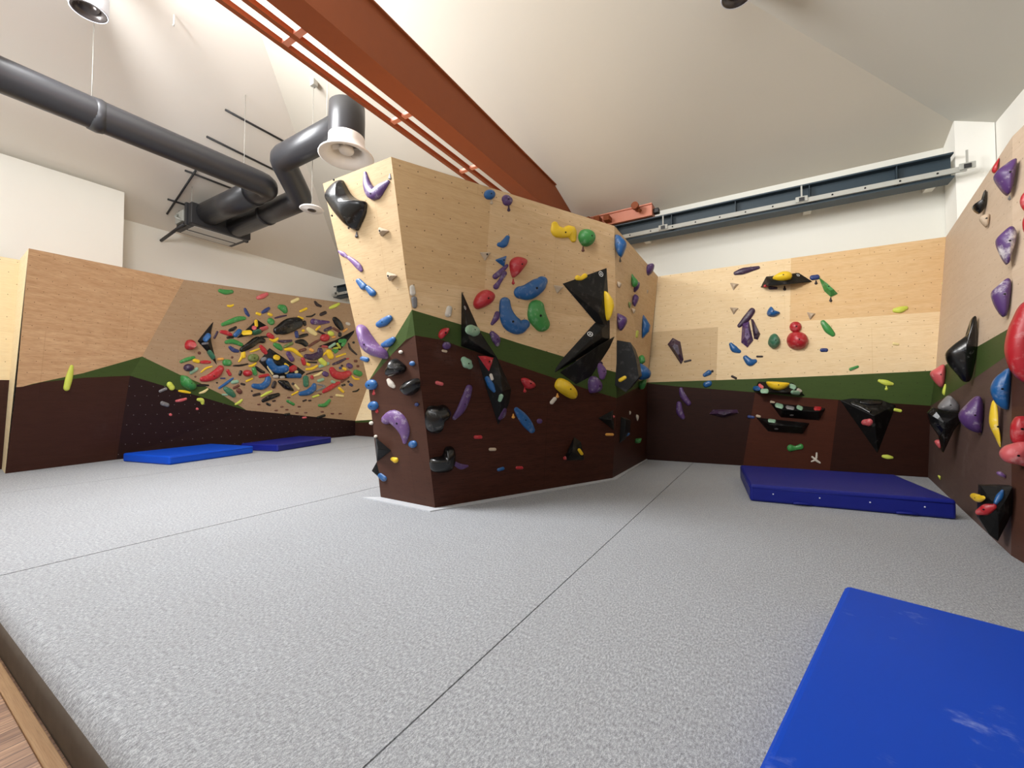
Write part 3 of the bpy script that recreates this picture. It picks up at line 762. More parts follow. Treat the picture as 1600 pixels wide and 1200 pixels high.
def mesh_rings(rings, closed=False):
    bm = bmesh.new(); V = [[bm.verts.new(p) for p in r] for r in rings]
    for a, b in zip(V, V[1:]):
        m = len(a)
        for j in range(m if closed else m - 1): bm.faces.new((a[j], a[(j+1) % m], b[(j+1) % m], b[j]))
    if closed: bm.faces.new(V[-1])
    else:
        bm.faces.new(V[0]); bm.faces.new(V[-1][::-1])
    return bm
def fit(build, P, target, it=3):
    """slide and scale a hold on its wall until its outline covers the size seen"""
    x0, x1, y0, y1 = target; cx, cy = (x0 + x1) / 2, (y0 + y1) / 2
    Q = [tuple(p) for p in P]
    for _ in range(it):
        rings = build(Q); pr = [proj(p) for r in rings for p in r]; a0, a1, b0, b1 = bbox(pr)
        k = math.sqrt(max(0.25, min(1.6, (x1 - x0 + y1 - y0) / max(1e-3, (a1 - a0 + b1 - b0)))))
        k = max(0.6, min(1.15, k * k))
        dx, dy = cx - (a0 + a1) / 2, cy - (b0 + b1) / 2
        mx, my = (bbox(Q)[0] + bbox(Q)[1]) / 2, (bbox(Q)[2] + bbox(Q)[3]) / 2
        Q = [(mx + dx + (q[0] - mx) * k, my + dy + (q[1] - my) * k) + tuple(v_ * k for v_ in q[2:]) for q in Q]
    return build(Q)
def reg(o, P, r, color, shape, wall, nm, label, cat, lab_extra=None):
    x0, x1, y0, y1 = bbox(P)
    ALL.append(dict(o=o, x=(x0 + x1) / 2, y=(y0 + y1) / 2, w=x1 - x0 + 2 * r, h=y1 - y0 + 2 * r, color=color, shape=shape, wall=wall, nm=nm, label=label, cat=cat))
def sp(wall, pl, color, P, hf=0.75, nm=None, label=None, shape=None, name='climbing_hold', cat='climbing hold', bolt=None):
    P = [p if len(p) == 3 else (p[0], p[1], 4) for p in P]
    if len(P) == 1: x, y, r = P[0]; P = [(x - r * .12, y, r), (x + r * .12, y, r)]; shape = shape or 'round'
    S = catmull(P, 4)
    rm = max(p[2] for p in P)
    tx = bbox([(s[0] - s[2], s[1] - s[2]) for s in S] + [(s[0] + s[2], s[1] + s[2]) for s in S])
    rings = fit(lambda Q: spine_pts(pl, Q, hf), S, tx)
    o = place(name, mesh_rings(rings), M['hold_' + color], True)
    if shape is None:
        L = math.hypot(P[-1][0] - P[0][0], P[-1][1] - P[0][1]); pl_ = sum(math.hypot(b[0]-a[0], b[1]-a[1]) for a, b in zip(P, P[1:]))
        asp = (pl_ + 2 * rm) / (2 * rm)
        shape = 'curved' if len(P) > 2 and pl_ > 1.06 * L else ('round' if asp < 1.5 else ('oblong' if asp < 3 else 'slender'))
    if bolt if bolt is not None else rm >= 6.5:
        mid = rings[len(rings) // 2]; bolt_at(o, mid[len(mid) // 2], pl.n, rm * 0.16 * depth(mid[0]) / F)
    reg(o, [(s[0], s[1]) for s in S], rm, color, shape, wall, nm, label, cat); return o
def blob(wall, pl, color, P, h=0.10, smooth=True, facet=False, nm=None, label=None, shape='rounded', name='climbing_hold', cat='climbing hold', bolts=(), top=0.45):
    """dome (or chamfered block) over a pixel outline"""
    O = catmull(P, 4, True) if smooth else [tuple(map(float, p)) for p in P]
    def build(Q):
        n = len(Q); cx, cy = sum(q[0] for q in Q) / n, sum(q[1] for q in Q) / n
        rings = [[pl.at(*q) + pl.n * 0.0005 for q in Q]]
        prof = [(1.0, 0.12), (top, 1.0)] if facet else [(math.cos(f), math.sin(f) ** 0.9) for f in [math.radians(k) for k in (8, 22, 38, 54, 70, 83)]]
        for s, z in prof: rings.append([pl.at(cx + (x - cx) * s, cy + (y - cy) * s) + pl.n * h * z for x, y in Q])
        return rings
    rings = fit(build, O, bbox(P))
    o = place(name, mesh_rings(rings, True), M['hold_' + color] if 'hold_' + color in M else M[color], smooth and not facet)
    w_ = (bbox(P)[1] - bbox(P)[0]) * 0.5
    if bolts is not None:
        if bolts:
            for bx, by in bolts:     # near the rim
                bolt_at(o, pl.at(bx, by) + pl.n * h * 0.55, pl.n, 0.012)
        elif w_ > 8:
            c = sum((p for p in rings[-1]), Vector()) / len(rings[-1]); bolt_at(o, c, pl.n, 0.012)
    reg(o, P, 0, color, shape, wall, nm, label, cat); return o
def fin(wall, pl, color, P, side, thick=0.5, smooth=True, nm=None, label=None, shape='fin-shaped', name='climbing_hold', cat='climbing hold'):
    """hold on a wall seen nearly edge-on: its profile stands out along the wall normal"""
    x0, x1, y0, y1 = bbox(P); xb = x1 if side > 0 else x0
    P0 = pl.at(xb, (y0 + y1) / 2); bp = Plane.__new__(Plane); bp.p, bp.n = P0, pl.u.copy()
    if bp.n.dot(CAM - P0) < 0: bp.n = -bp.n
    O = catmull(P, 4, True) if smooth else [tuple(map(float, p)) for p in P]
    pts = [bp.at(*q) for q in O]
    for i, q in enumerate(pts):      # seat it on the wall
        dn = (q - P0).dot(pl.n)
        if dn < 0.0: pts[i] = q + pl.n * (0.0005 - dn)
    n = len(pts); c = sum(pts, Vector()) / n
    W = max(0.02, thick * min(x1 - x0, y1 - y0) * depth(P0) / F)
    rings = []
    for k in (-84, -65, -45, -22, 0, 22, 45, 65, 84):
        f = math.radians(k); rings.append([c + (q - c) * (math.cos(f) if abs(k) > 30 else 0.97) + bp.n * W * math.sin(f) for q in pts])
    bm = bmesh.new(); V = [[bm.verts.new(p) for p in r] for r in rings]
    for a, b in zip(V, V[1:]):
        for j in range(n): bm.faces.new((a[j], a[(j+1) % n], b[(j+1) % n], b[j]))
    bm.faces.new(V[0][::-1]); bm.faces.new(V[-1])
    o = place(name, bm, M['hold_' + color] if 'hold_' + color in M else M[color], smooth)
    if min(x1 - x0, y1 - y0) > 14: bolt_at(o, c + bp.n * W * 0.97, bp.n, 0.010)
    reg(o, P, 0, color, shape, wall, nm, label, cat); return o
def vol(wall, pl, P, A, nm=None, label=None, hull=False, name='climbing_volume', cat='climbing volume', logos=(), bolts=(), mat='volume'):
    """bolt-on plywood volume: flat faces from the base outline (pixels) up to apex points (x, y, metres off the wall)"""
    bm = bmesh.new()
    if hull:
        vs = [bm.verts.new(pl.at(*p) + pl.n * 0.0005) for p in P] + [bm.verts.new(pl.at(a[0], a[1], a[2])) for a in A]
        r = bmesh.ops.convex_hull(bm, input=vs)
        loose = [v_ for v_ in bm.verts if not v_.link_faces]
        if loose: bmesh.ops.delete(bm, geom=loose, context='VERTS')
    else:
        vs = [bm.verts.new(pl.at(*p) + pl.n * 0.0005) for p in P]; ap = bm.verts.new(pl.at(A[0][0], A[0][1], A[0][2]))
        for i in range(len(vs)): bm.faces.new((vs[i], vs[(i+1) % len(vs)], ap))
        bm.faces.new(vs[::-1])
    bmesh.ops.dissolve_limit(bm, angle_limit=math.radians(2), verts=bm.verts, edges=bm.edges)
    bmesh.ops.bevel(bm, geom=[e for e in bm.edges], offset=0.006, segments=1, affect='EDGES')
    o = place(name, bm, M[mat], False)
    bpy.context.view_layer.update()
    for lx, ly, lr in logos:
        hit, loc, nrm, idx = o.ray_cast(CAM - o.location, ray(lx, ly).normalized())
        if hit: logo(o, loc + o.location, nrm, lr * depth(loc + o.location) / F)
    for lx, ly in bolts:
        hit, loc, nrm, idx = o.ray_cast(CAM - o.location, ray(lx, ly).normalized())
        if hit: bolt_at(o, loc + o.location, nrm, 0.014)
    xs = P + [(a[0], a[1]) for a in A]
    reg(o, P, 0, 'black', 'angular', wall, nm, label, cat); return o
def logo(o, p, n, r):
    """printed white ring with a small three-stroke mark inside"""
    b = bmesh.new(); Q = n.to_track_quat('Z', 'Y').to_matrix().to_4x4(); N = 24
    a = [b.verts.new((r * math.cos(2*math.pi*j/N), r * math.sin(2*math.pi*j/N), 0.0015)) for j in range(N)]
    c = [b.verts.new((r * .78 * math.cos(2*math.pi*j/N), r * .78 * math.sin(2*math.pi*j/N), 0.0015)) for j in range(N)]
    for j in range(N): b.faces.new((a[j], a[(j+1) % N], c[(j+1) % N], c[j]))
    for k in range(3):
        t = math.pi / 2 + k * 2 * math.pi / 3; ct, st = math.cos(t), math.sin(t)
        q = [b.verts.new((ct * u * r - st * v_ * r, st * u * r + ct * v_ * r, 0.0015)) for u, v_ in ((0.0, -.16), (.6, -.10), (.52, .16), (0.0, .12))]
        b.faces.new(q)
    bmesh.ops.transform(b, matrix=Matrix.Translation(Vector(p) - o.location) @ Q, verts=b.verts)
    me = bpy.data.meshes.new('printed_logo'); b.to_mesh(me); b.free(); me.materials.append(M['logo'])
    l = bpy.data.objects.new('printed_logo', me); C.objects.link(l); l.parent = o; l['label'] = 'small white round logo'
def on(o_vol, wall, pl, color, P, hf=0.7, nm=None, label=None, shape=None):
    """a hold screwed on a volume: laid on the volume face seen at that pixel"""
    bpy.context.view_layer.update()
    x = sum(p[0] for p in P) / len(P); y = sum(p[1] for p in P) / len(P)
    hit, loc, nrm, idx = o_vol.ray_cast(CAM - o_vol.location, ray(x, y).normalized())
    if not hit: return sp(wall, pl, color, P, hf, nm=nm, label=label, shape=shape)
    q = loc + o_vol.location; t = Vector((0, 0, 1)).cross(nrm)
    if t.length < 0.05: t = Vector((1, 0, 0))
    return sp(wall, Plane(q, q + t, q + nrm.cross(t)), color, P, hf, nm=nm, label=label, shape=shape)
def tagdrop(wall, pl, color, x, y, label, l=9, w=2.6):
    """small teardrop route marker"""
    return sp(wall, pl, color, [(x, y - l * .45, w * .4), (x, y - l * .1, w * .55), (x, y + l * .25, w)], 0.5, label=label, name='route_marker', cat='route marker', bolt=False, shape='drop')
def tri(wall, pl, color, x, y, r, ang=0, nm=None, label=None, h=0.05):
    P = [(x + r * math.cos(math.radians(ang + k)), y + r * math.sin(math.radians(ang + k))) for k in (90, 205, 335)]
    P = [(P[0][0] * .94 + P[1][0] * .06, P[0][1] * .94 + P[1][1] * .06), (P[1][0] * .94 + P[0][0] * .06, P[1][1] * .94 + P[0][1] * .06), (P[1][0] * .9 + P[2][0] * .1, P[1][1] * .9 + P[2][1] * .1), (P[2][0] * .9 + P[1][0] * .1, P[2][1] * .9 + P[1][1] * .1), (P[2][0] * .94 + P[0][0] * .06, P[2][1] * .94 + P[0][1] * .06), (P[0][0] * .94 + P[2][0] * .06, P[0][1] * .94 + P[2][1] * .06)]
    return blob(wall, pl, color, P, h, smooth=False, facet=True, nm=nm, label=label, shape='three-cornered', top=0.4)
# ================================================================== boulder, narrow left face
W = 'F1'; P = PF1
blob(W, P, 'black', [(531,279),(538,288),(548,304),(560,312),(572,316),(571,334),(564,350),(557,362),(544,356),(528,338),(516,320),(509,306),(514,292)], 0.16, bolts=[(532,284),(529,339),(555,358),(567,319),(528,304),(546,306)], nm='big black four-cornered hold', label='big glossy black four-cornered hold at the top of the boulder\'s narrow left face')
sp(W, P, 'purple', [(570,270,2.5),(574,290,6.5),(584,304,9.5),(596,293,7),(606,284,3)], 0.8, nm='purple V-shaped hold', label='purple V-shaped hold near the top corner of the boulder\'s narrow left face')
tagdrop(W, P, 'grey', 609, 276, 'small grey teardrop marker at the tip of the purple V-shaped hold')
tagdrop(W, P, 'dark', 557, 367, 'small dark teardrop marker under the big black four-cornered hold')
tri(W, P, 'tan', 598, 361, 10, 20, nm='upper tan triangle', label='upper tan three-cornered hold on the boulder\'s narrow left face')
tri(W, P, 'tan', 611, 431, 10, 20, nm='lower tan triangle', label='lower tan three-cornered hold on the boulder\'s narrow left face')
sp(W, P, 'lilac', [(530,393,2),(536,397,3.5),(543,402,2)], nm=None, label='short lilac sliver at the left edge of the boulder\'s narrow face')
sp(W, P, 'lilac', [(544,402,2.5),(553,409,4),(560,416,4.5),(564,422,3)], label='longer lilac curved hold touching the short lilac sliver')
sp(W, P, 'blue', [(560,439,4),(568,448,5.5)], nm='upper blue twin hold', label='upper left one of two touching small blue holds on the narrow face')
sp(W, P, 'blue', [(574,450,4),(582,458,5.5)], label='lower right one of two touching small blue holds on the narrow face')
sp(W, P, 'blue', [(592,507,5),(600,503,6.5),(608,497,5)], nm='blue oblong hold', label='upper blue oblong hold beside the lilac wing on the narrow face')
sp(W, P, 'blue', [(599,539,4),(607,536,6),(614,530,4)], label='lower blue oblong hold where the green stripe slants on the narrow face')
blob(W, P, 'lilac', [(557,506),(568,508),(578,522),(590,538),(604,550),(606,562),(598,562),(580,556),(567,544),(560,524)], 0.13, nm='large lilac wing hold', label='large lilac wing hold at the left edge of the narrow face')
blob(W, P, 'black', [(614,558),(626,566),(633,574),(628,584),(606,590),(603,580),(608,568)], 0.14, nm='upper black boulder-like hold', label='upper of two rounded black holds on the narrow brown face')
blob(W, P, 'black', [(626,606),(634,594),(650,589),(655,596),(653,610),(640,620),(630,614)], 0.14, nm='lower black boulder-like hold', label='lower of two rounded black holds, beside the boulder\'s front corner')
sp(W, P, 'white', [(607,594,3),(611,600,4.5),(615,604,3)])
sp(W, P, 'blue', [(644,568,4)])
sp(W, P, 'blue', [(580,601,8.5)], nm='upper round blue hold', label='upper round blue hold at the left edge of the narrow brown face')
tagdrop(W, P, 'red', 584, 613, 'red marker under the upper round blue hold', 8)
sp(W, P, 'blue', [(583,634,7.5)], nm='lower round blue hold', label='lower round blue hold at the left edge of the narrow brown face')
tagdrop(W, P, 'red', 589, 641, 'red marker under the lower round blue hold', 8)
sp(W, P, 'navy', [(651,632,3)])
sp(W, P, 'blue', [(566,560,3.5),(573,562,4)])
sp(W, P, 'white', [(626,550,3)])
sp(W, P, 'lilac', [(604,655,8),(614,651,11),(625,660,11),(632,675,8),(632,691,3)], 0.7, nm='lilac comma-shaped hold', label='lilac comma-shaped hold low on the narrow brown face')
sp(W, P, 'blue', [(645,694,6)])
sp(W, P, 'yellow', [(613,717,3),(618,719,4.5)])
vol(W, P, [(586,682),(612,704),(589,722),(587,700)], [(590,702,0.13)], nm='black pyramid at the left edge', label='small black pyramid volume at the left edge of the narrow brown face')
a_, b_ = P.at(588.5, 722), P.at(594.5, 748)
bm = bmesh.new()
vs = [bm.verts.new(p) for p in (a_, b_, a_ + Vector((-.02, .22, .06)), (a_ + b_) / 2 + Vector((-.09, -.03, -.01)))]
bmesh.ops.convex_hull(bm, input=vs)
o = place('climbing_volume', bm, M['volume'], False); reg(o, [(583,722),(594,748)], 0, 'black', 'angular', W, None, 'black volume tip poking out past the narrow face below the black pyramid', 'climbing volume')
sp(W, P, 'blue', [(594,743,4),(600,748,4.5)])
sp(W, P, 'white', [(580,661,3)])
sp(W, P, 'white', [(587,682,2.5)])
# ================================================================== boulder, broad face
W = 'F2'; P = PF2
blob(W, P, 'black', [(664,646),(670,634),(684,633),(697,632),(705,644),(700,654),(692,660),(686,678),(672,678),(665,668)], 0.18, nm='big black knob', label='big rounded black hold with a chalked top beside the boulder\'s front corner')
sp(W, P, 'purple', [(733,606,5),(728,622,6.5),(720,640,6),(710,653,3.5)], nm='long purple horn', label='long purple horn-shaped hold right of the big black knob')
blob(W, P, 'black', [(671,718),(680,713),(692,710),(697,697),(710,697),(712,720),(706,734),(692,739),(674,736)], 0.14, nm='black boot-shaped hold', label='black boot-shaped hold low on the boulder\'s broad face')
sp(W, P, 'purple', [(711,724,3),(720,729,4.5),(730,728,2)])
sp(W, P, 'red', [(743,683,3),(751,683,3)])
sp(W, P, 'tan', [(766,702,2.5),(773,702,2.5)])
sp(W, P, 'blue', [(779,734,2.5),(786,732,2.5)])
sp(W, P, 'red', [(808,731,2.5),(815,731,2.5)])
sp(W, P, 'pink', [(683,598,3),(690,600,3)])
sp(W, P, 'blue', [(807,640,4),(815,650,7),(824,662,7.5),(831,672,5)], 0.5, nm='blue surfboard-shaped hold', label='blue surfboard-shaped hold on the brown part of the broad face')
tagdrop(W, P, 'orange', 802, 650, 'tiny orange marker left of the blue surfboard-shaped hold', 6)
blob(W, P, 'red', [(814,592),(820,590),(830,594),(837,601),(834,607),(824,608),(817,601)], 0.07, nm='red leaf hold', label='red leaf-shaped hold on the brown part of the broad face')
tagdrop(W, P, 'red', 820, 609, 'red marker under the red leaf-shaped hold', 8)
v1 = vol(W, P, [(721,453),(750,518),(778,560),(760,556),(720,541)], [(733,530,0.20)], nm='black dagger volume', label='black pointed volume with a mint hold on the boulder\'s broad face', logos=[(726.5,481,3.2)])
v2 = vol(W, P, [(744,554),(776,557),(790,588),(799,608),(796,630),(784,655),(778,665),(771,640),(757,600)], [(782,585,0.16),(785,612,0.18),(766,566,0.08)], hull=True, nm='long black shard volume', label='long black shard-shaped volume hanging below the black dagger volume', bolts=[(790,604)])
on(v1, W, P, 'mint', [(735,515,8),(742,518,8)], 0.7, nm='square mint hold', label='square pale mint hold on the black dagger volume', shape='squarish')
blob(W, Plane(P.p + P.n*0.12, P.p + P.n*0.12 + P.u, P.p + P.n*0.12 + P.v), 'red', [(747,556),(758,556),(771,559),(769,567),(764,580),(757,571)], 0.06, facet=True, smooth=False, nm='red triangle hold', label='red and white three-cornered hold at the top of the long black shard volume')
on(v2, W, P, 'blue', [(761,591,3.5),(767,602,5),(772,611,2.5)], 0.6, label='blue leaf-shaped hold on the long black shard volume')
on(v2, W, P, 'mint', [(783,619,3.5),(781,625,3)], 0.6, label='small mint hold on the long black shard volume')
on(v2, W, P, 'purple', [(789,640,2.5),(786,648,4),(781,654,2.5)], 0.6, label='small purple hold near the lower tip of the long black shard volume')
on(v2, W, P, 'white', [(767,586,2.5),(769,592,2.5)], 0.6, label='tiny white hold above the blue leaf on the long black shard volume')
sp(W, P, 'mint', [(725,562,5),(730,568,8),(734,572,5)], 0.7, nm='crumpled mint hold', label='crumpled pale mint hold on brown board left of the black shard')
sp(W, P, 'purple', [(698,540,6)])
blob(W, P, 'red', [(685,524),(690,514),(702,512),(700,520),(690,530)], 0.06, nm='red almond hold', label='red almond-shaped hold on the green stripe of the broad face')
sp(W, P, 'tan', [(692,548,2),(697,549,2)])
sp(W, P, 'white', [(702,482,4.5),(700,491,5)], nm='white upright hold', label='white upright hold just above the green stripe near the boulder corner')
sp(W, P, 'white', [(644,449,4),(645,458,4.5)], label='upper of two pale pitted holds on the boulder\'s front corner')
sp(W, P, 'grey', [(647,467,4.5),(648,478,4)], label='lower greyer one of two pitted holds on the boulder\'s front corner')
sp(W, P, 'purple', [(769,506,2.5),(775,497,4.5),(777,490,4)])
sp(W, P, 'purple', [(769,521,4),(775,530,6.5),(777,538,3.5)])
sp(W, P, 'blue', [(765,304,8)], nm='round blue hold at the top', label='round blue hold at the top edge of the boulder\'s broad face')
tagdrop(W, P, 'tan', 768, 315, 'tan marker under the round blue hold at the top edge', 8)
sp(W, P, 'purple', [(791,311,7),(793,314,8)], nm='round purple hold at the top', label='round purple hold at the top edge of the boulder\'s broad face')
tagdrop(W, P, 'plum', 795, 326, 'dark purple marker hanging under the round purple hold')
sp(W, P, 'blue', [(780,382,3.5),(787,381,6),(793,371,3.5)], nm='blue half-moon hold', label='blue half-moon hold high on the boulder\'s broad face')
tri(W, P, 'tan', 758, 398, 10, 0, label='tan three-cornered hold left of the blue triangle hold')
tri(W, P, 'blue', 784, 407, 11, -20, nm='blue triangle hold', label='blue three-cornered hold just left of the red balloon-shaped hold')
sp(W, P, 'purple', [(774,432,4.5),(783,424,4),(792,415,2.5)], label='upper of two crossing slender purple holds beside the red balloon hold')
sp(W, P, 'purple', [(775,448,4.5),(782,438,3),(788,427,4)], nm='crossing purple stick', label='lower of two crossing slender purple holds beside the red balloon hold')
blob(W, P, 'red', [(797,408),(808,400),(823,405),(821,416),(804,435),(798,426)], 0.12, nm='red balloon-shaped hold', label='red balloon-shaped hold in the middle of the boulder\'s broad face')
tagdrop(W, P, 'red', 802, 440, 'red marker under the red balloon-shaped hold', 8)
blob(W, P, 'red', [(740,476),(746,460),(760,452),(773,460),(768,474),(748,484)], 0.13, nm='red egg-shaped hold', label='red egg-shaped hold left of the big blue L-shaped hold')
sp(W, P, 'blue', [(813,457,10),(826,456,13),(841,446,12),(847,440,8.5)], 0.7, nm='big blue bean hold', label='big blue bean-shaped hold below the red balloon-shaped hold')
sp(W, P, 'blue', [(789,472,8),(790,486,10),(797,503,13),(810,511,12),(820,507,8)], 0.7, nm='big blue L-shaped hold', label='big blue L-shaped hold beside the big green bean hold')
sp(W, P, 'green', [(838,480,12),(839,494,14),(847,507,12)], 0.8, nm='big green bean hold', label='big green bean-shaped hold right of the big blue L-shaped hold')
tri(W, P, 'tan', 872, 450, 9, 10, label='tan three-cornered hold touching the corner of the black triangle volume')
sp(W, P, 'yellow', [(867,351,5),(870,361,9),(881,364,8),(891,362,9.5),(896,374,4.5)], 0.6, nm='yellow bone-shaped hold', label='yellow wing-shaped hold near the top of the boulder\'s broad face')
blob(W, P, 'green', [(904,372),(908,360),(918,357),(928,364),(930,376),(923,386),(911,385)], 0.12, nm='round green hold', label='round green hold right of the yellow wing-shaped hold')
tagdrop(W, P, 'brown', 911, 389, 'dark red marker under the round green hold', 8)
v3 = vol(W, P, [(878,443),(948,418),(951,470),(953,527),(929,503)], [(941,470,0.10),(935,490,0.09)], hull=True, nm='black triangle volume', label='large black triangular volume with a white logo on the boulder\'s broad face', logos=[(939,428,4.5)])
v4 = vol(W, P, [(929,504),(953,500),(953,530),(902,562),(866,583),(868,575),(880,558)], [(940,514,0.09),(889,564,0.08),(941,527,.09)], hull=True, nm='black slanting volume', label='black slanting volume with a white logo below the black triangle volume', logos=[(922,522,4.5)])
v5 = vol(W, P, [(961,525),(953,543),(924,588),(900,601),(874,582),(904,563),(953,532)], [(905,562,0.17),(935,540,0.14)], hull=True, nm='black beak volume', label='black beak-shaped volume jutting out below the black slanting volume', bolts=[(911,585)])
on(v3, W, P, 'yellow', [(902,434,4),(908,435,3.2),(914,431,4)], 0.8, label='small yellow bone-shaped hold on the top edge of the black triangle volume')
blob(W, Plane(P.p + P.n*0.06, P.p + P.n*0.06 + P.u, P.p + P.n*0.06 + P.v), 'yellow', [(945,453),(951,458),(956,466),(958,480),(955,493),(950,503),(946,480)], 0.10, label='yellow half-disc hold on the right edge of the black triangle volume', nm='yellow half-disc hold')
sp(W, P, 'lilac', [(937,570,4),(941,580,6.5),(941,589,4.5)], nm=None, label='lilac oblong hold on green stripe right of the black beak volume')
sp(W, P, 'plum', [(935,565,3),(939,568,3)])
blob(W, P, 'purple', [(920,592),(930,586),(940,598),(939,611),(930,616),(921,614)], 0.12, nm='purple lump hold', label='purple lump with a chalky side below the lilac oblong hold')
blob(W, P, 'yellow', [(867,600),(874,590),(888,595),(902,612),(900,624),(888,622),(870,609)], 0.12, nm='big yellow hold', label='big yellow slanting hold on the stripe below the black beak volume')
tagdrop(W, P, 'orange', 871, 618, 'orange marker under the big yellow slanting hold', 6)
vol(W, P, [(934,653),(958,640),(960,674)], [(955,656,0.12)], nm='dark black pyramid', label='black pyramid volume low beside the boulder\'s far corner')
vol(W, P, [(897,682),(883,712),(884,720),(913,719),(908,690)], [(894,706,0.13)], nm='small black cone volume', label='small black cone-like volume near the floor on the boulder\'s broad face')
sp(W, Plane(P.p + P.n*0.06, P.p + P.n*0.06 + P.u, P.p + P.n*0.06 + P.v), 'yellow', [(905,703,2.5),(909,709,2.5)], label='tiny yellow hold on the small black cone-like volume')
sp(W, P, 'red', [(883,716,3),(888,714,3)], label='tiny red hold at the foot of the small black cone-like volume')
sp(W, P, 'purple', [(843,658,4)])
sp(W, P, 'white', [(862,629,3),(867,623,3)], label='white chalky sliver left of the big yellow hold\'s lower end')
sp(W, P, 'pink', [(953,651,2.5),(958,651,2.5)])
sp(W, P, 'orange', [(948,679,2.2),(957,679,2.2)])
# ================================================================== boulder, right side seen edge-on
W = 'F3'; P = PF3
fin(W, P, 'blue', [(961,370),(968,368),(978,378),(976,390),(969,402),(962,388)], -1, 0.6, nm='blue pointed hold on the corner', label='blue pointed hold at the top of the boulder\'s far corner')
tagdrop(W, P, 'dark', 969, 406, 'thin dark marker under the blue pointed hold', 8, 2)
fin(W, P, 'purple', [(1007,420),(1013,414),(1022,413),(1018,426),(1008,431)], -1, 0.6, nm='purple hold at the top rim', label='purple hold at the top rim of the boulder\'s right side')
fin(W, P, 'tan', [(964,440),(971,443),(967,450)], -1, 0.6)
fin(W, P, 'green', [(986,427),(991,432),(997,440),(994,447),(988,447)], -1, 0.5, nm='green leaf hold', label='green leaf-like hold on the boulder\'s right side')
fin(W, P, 'purple', [(990,457),(992,444),(999,441),(998,450)], -1, 0.6)
fin(W, P, 'purple', [(988,470),(992,460),(998,464),(995,474),(991,479)], -1, 0.6)
fin(W, P, 'tan', [(1007,452),(1013,454),(1009,461)], -1, 0.6)
fin(W, P, 'tan', [(987,482),(993,484),(990,490)], -1, 0.6)
fin(W, P, 'olive', [(982,472),(986,474),(984,482)], -1, 0.6)
fin(W, P, 'purple', [(964,490),(972,492),(979,497),(978,506),(969,517),(964,502)], -1, 0.6, nm='dark purple shield hold', label='dark purple shield-like hold near the boulder\'s far corner above the stripe')
fin(W, P, 'blue', [(1004,489),(1010,498),(1016,508),(1014,518),(1004,529),(1003,509)], -1, 0.6, smooth=False, nm='blue kite hold', label='blue kite-like hold on the boulder\'s right side')
def slab(P0px, pts, wall, pl, label, nm):
    """volume on the edge-on wall: profile pixels extruded along the wall"""
    P0 = pl.at(*P0px); bp = Plane.__new__(Plane); bp.p, bp.n = P0, pl.u.copy()
    Q = [bp.at(*q) for q in pts]; bm = bmesh.new(); c = sum(Q, Vector()) / len(Q)
    vs = [bm.verts.new(q - bp.n * 0.18 + (pl.n * 0.0)) for q in Q] + [bm.verts.new(c + (q - c) * 0.8 + bp.n * 0.16) for q in Q]
    bmesh.ops.convex_hull(bm, input=vs)
    bmesh.ops.dissolve_limit(bm, angle_limit=math.radians(2), verts=bm.verts, edges=bm.edges)
    o = place('climbing_volume', bm, M['volume'], False)
    reg(o, pts, 0, 'black', 'angular', wall, nm, label, 'climbing volume'); return o
v6 = slab((966, 560), [(964,533),(990,537),(998,560),(1003,590),(983,613),(966,602)], W, P, 'black blocky volume on the far corner of the boulder', 'black blocky volume')
on(v6, W, P, 'yellow', [(969,594,3),(976,590,3)], 0.6, label='small yellow hold on the black blocky volume')
on(v6, W, P, 'lime', [(996,518,2),(995,526,2)], 0.6, label='tiny lime hold above the black blocky volume')
fin(W, P, 'blue', [(994,576),(1002,568),(1016,580),(1013,591),(998,593)], -1, 0.6, nm='bulging blue hold', label='bulging blue hold beside the black blocky volume')
fin(W, P, 'green', [(998,558),(1005,555),(1008,565),(1000,569)], -1, 0.5)
fin(W, P, 'green', [(998,598),(1010,592),(1007,606),(1000,608)], -1, 0.5)
v7 = slab((972, 670), [(971,648),(983,655),(981,676),(971,694)], W, P, 'dark black volume low on the boulder\'s right side', 'dark low volume')
fin(W, P, 'blue', [(975,675),(984,677),(980,682)], -1, 0.6)
fin(W, P, 'green', [(992,686),(1002,685),(1000,692),(993,692)], -1, 0.6)
fin(W, P, 'white', [(993,648),(998,650),(996,658)], -1, 0.6)
fin(W, P, 'white', [(982,641),(986,644),(984,648)], -1, 0.6)
# ================================================================== back wall
W = 'BW'; P = PBW
sp(W, P, 'plum', [(1149,427,3),(1160,424,5),(1172,421,4),(1185,418,2.5)], nm='long purple bar', label='long dark purple pointed hold near the top of the back wall')
tri(W, P, 'tan', 1147, 446, 8, 8, label='upper tan three-cornered hold under the long purple bar, back wall')
vb = vol(W, P, [(1188,449),(1197,432),(1248,426),(1270,440)], [(1200,446,0.22),(1240,443,0.22),(1207,438,0.18)], hull=True, nm='upper black ledge volume', label='black ledge volume carrying a yellow half-round hold, near the top of the back wall', logos=[(1247,430,2.6)])
OF = 0.13; PB2 = Plane(P.p + P.n*OF, P.p + P.n*OF + P.u, P.p + P.n*OF + P.v)
blob(W, PB2, 'yellow', [(1207,433),(1213,428),(1222,424),(1232,424),(1238,428),(1236,436),(1222,440),(1210,438)], 0.12, nm='upper yellow half-round hold', label='yellow half-round hold on the upper black ledge volume')
sp(W, P, 'plum', [(1203,450,2.5),(1213,450,2)], label='dark purple sliver under the upper black ledge volume')
tagdrop(W, P, 'dark', 1226, 450, 'tiny dark marker under the upper black ledge volume', 6)
sp(W, PB2, 'red', [(1195,447,2),(1199,446,2)], label='tiny red hold on the left end of the upper black ledge volume')
sp(W, P, 'navy', [(1269,434,4),(1277,433,4)], label='navy blue oval hold at the right end of the upper black ledge volume')
tagdrop(W, P, 'dark', 1275, 441, 'tiny dark marker under the navy blue oval hold', 5)
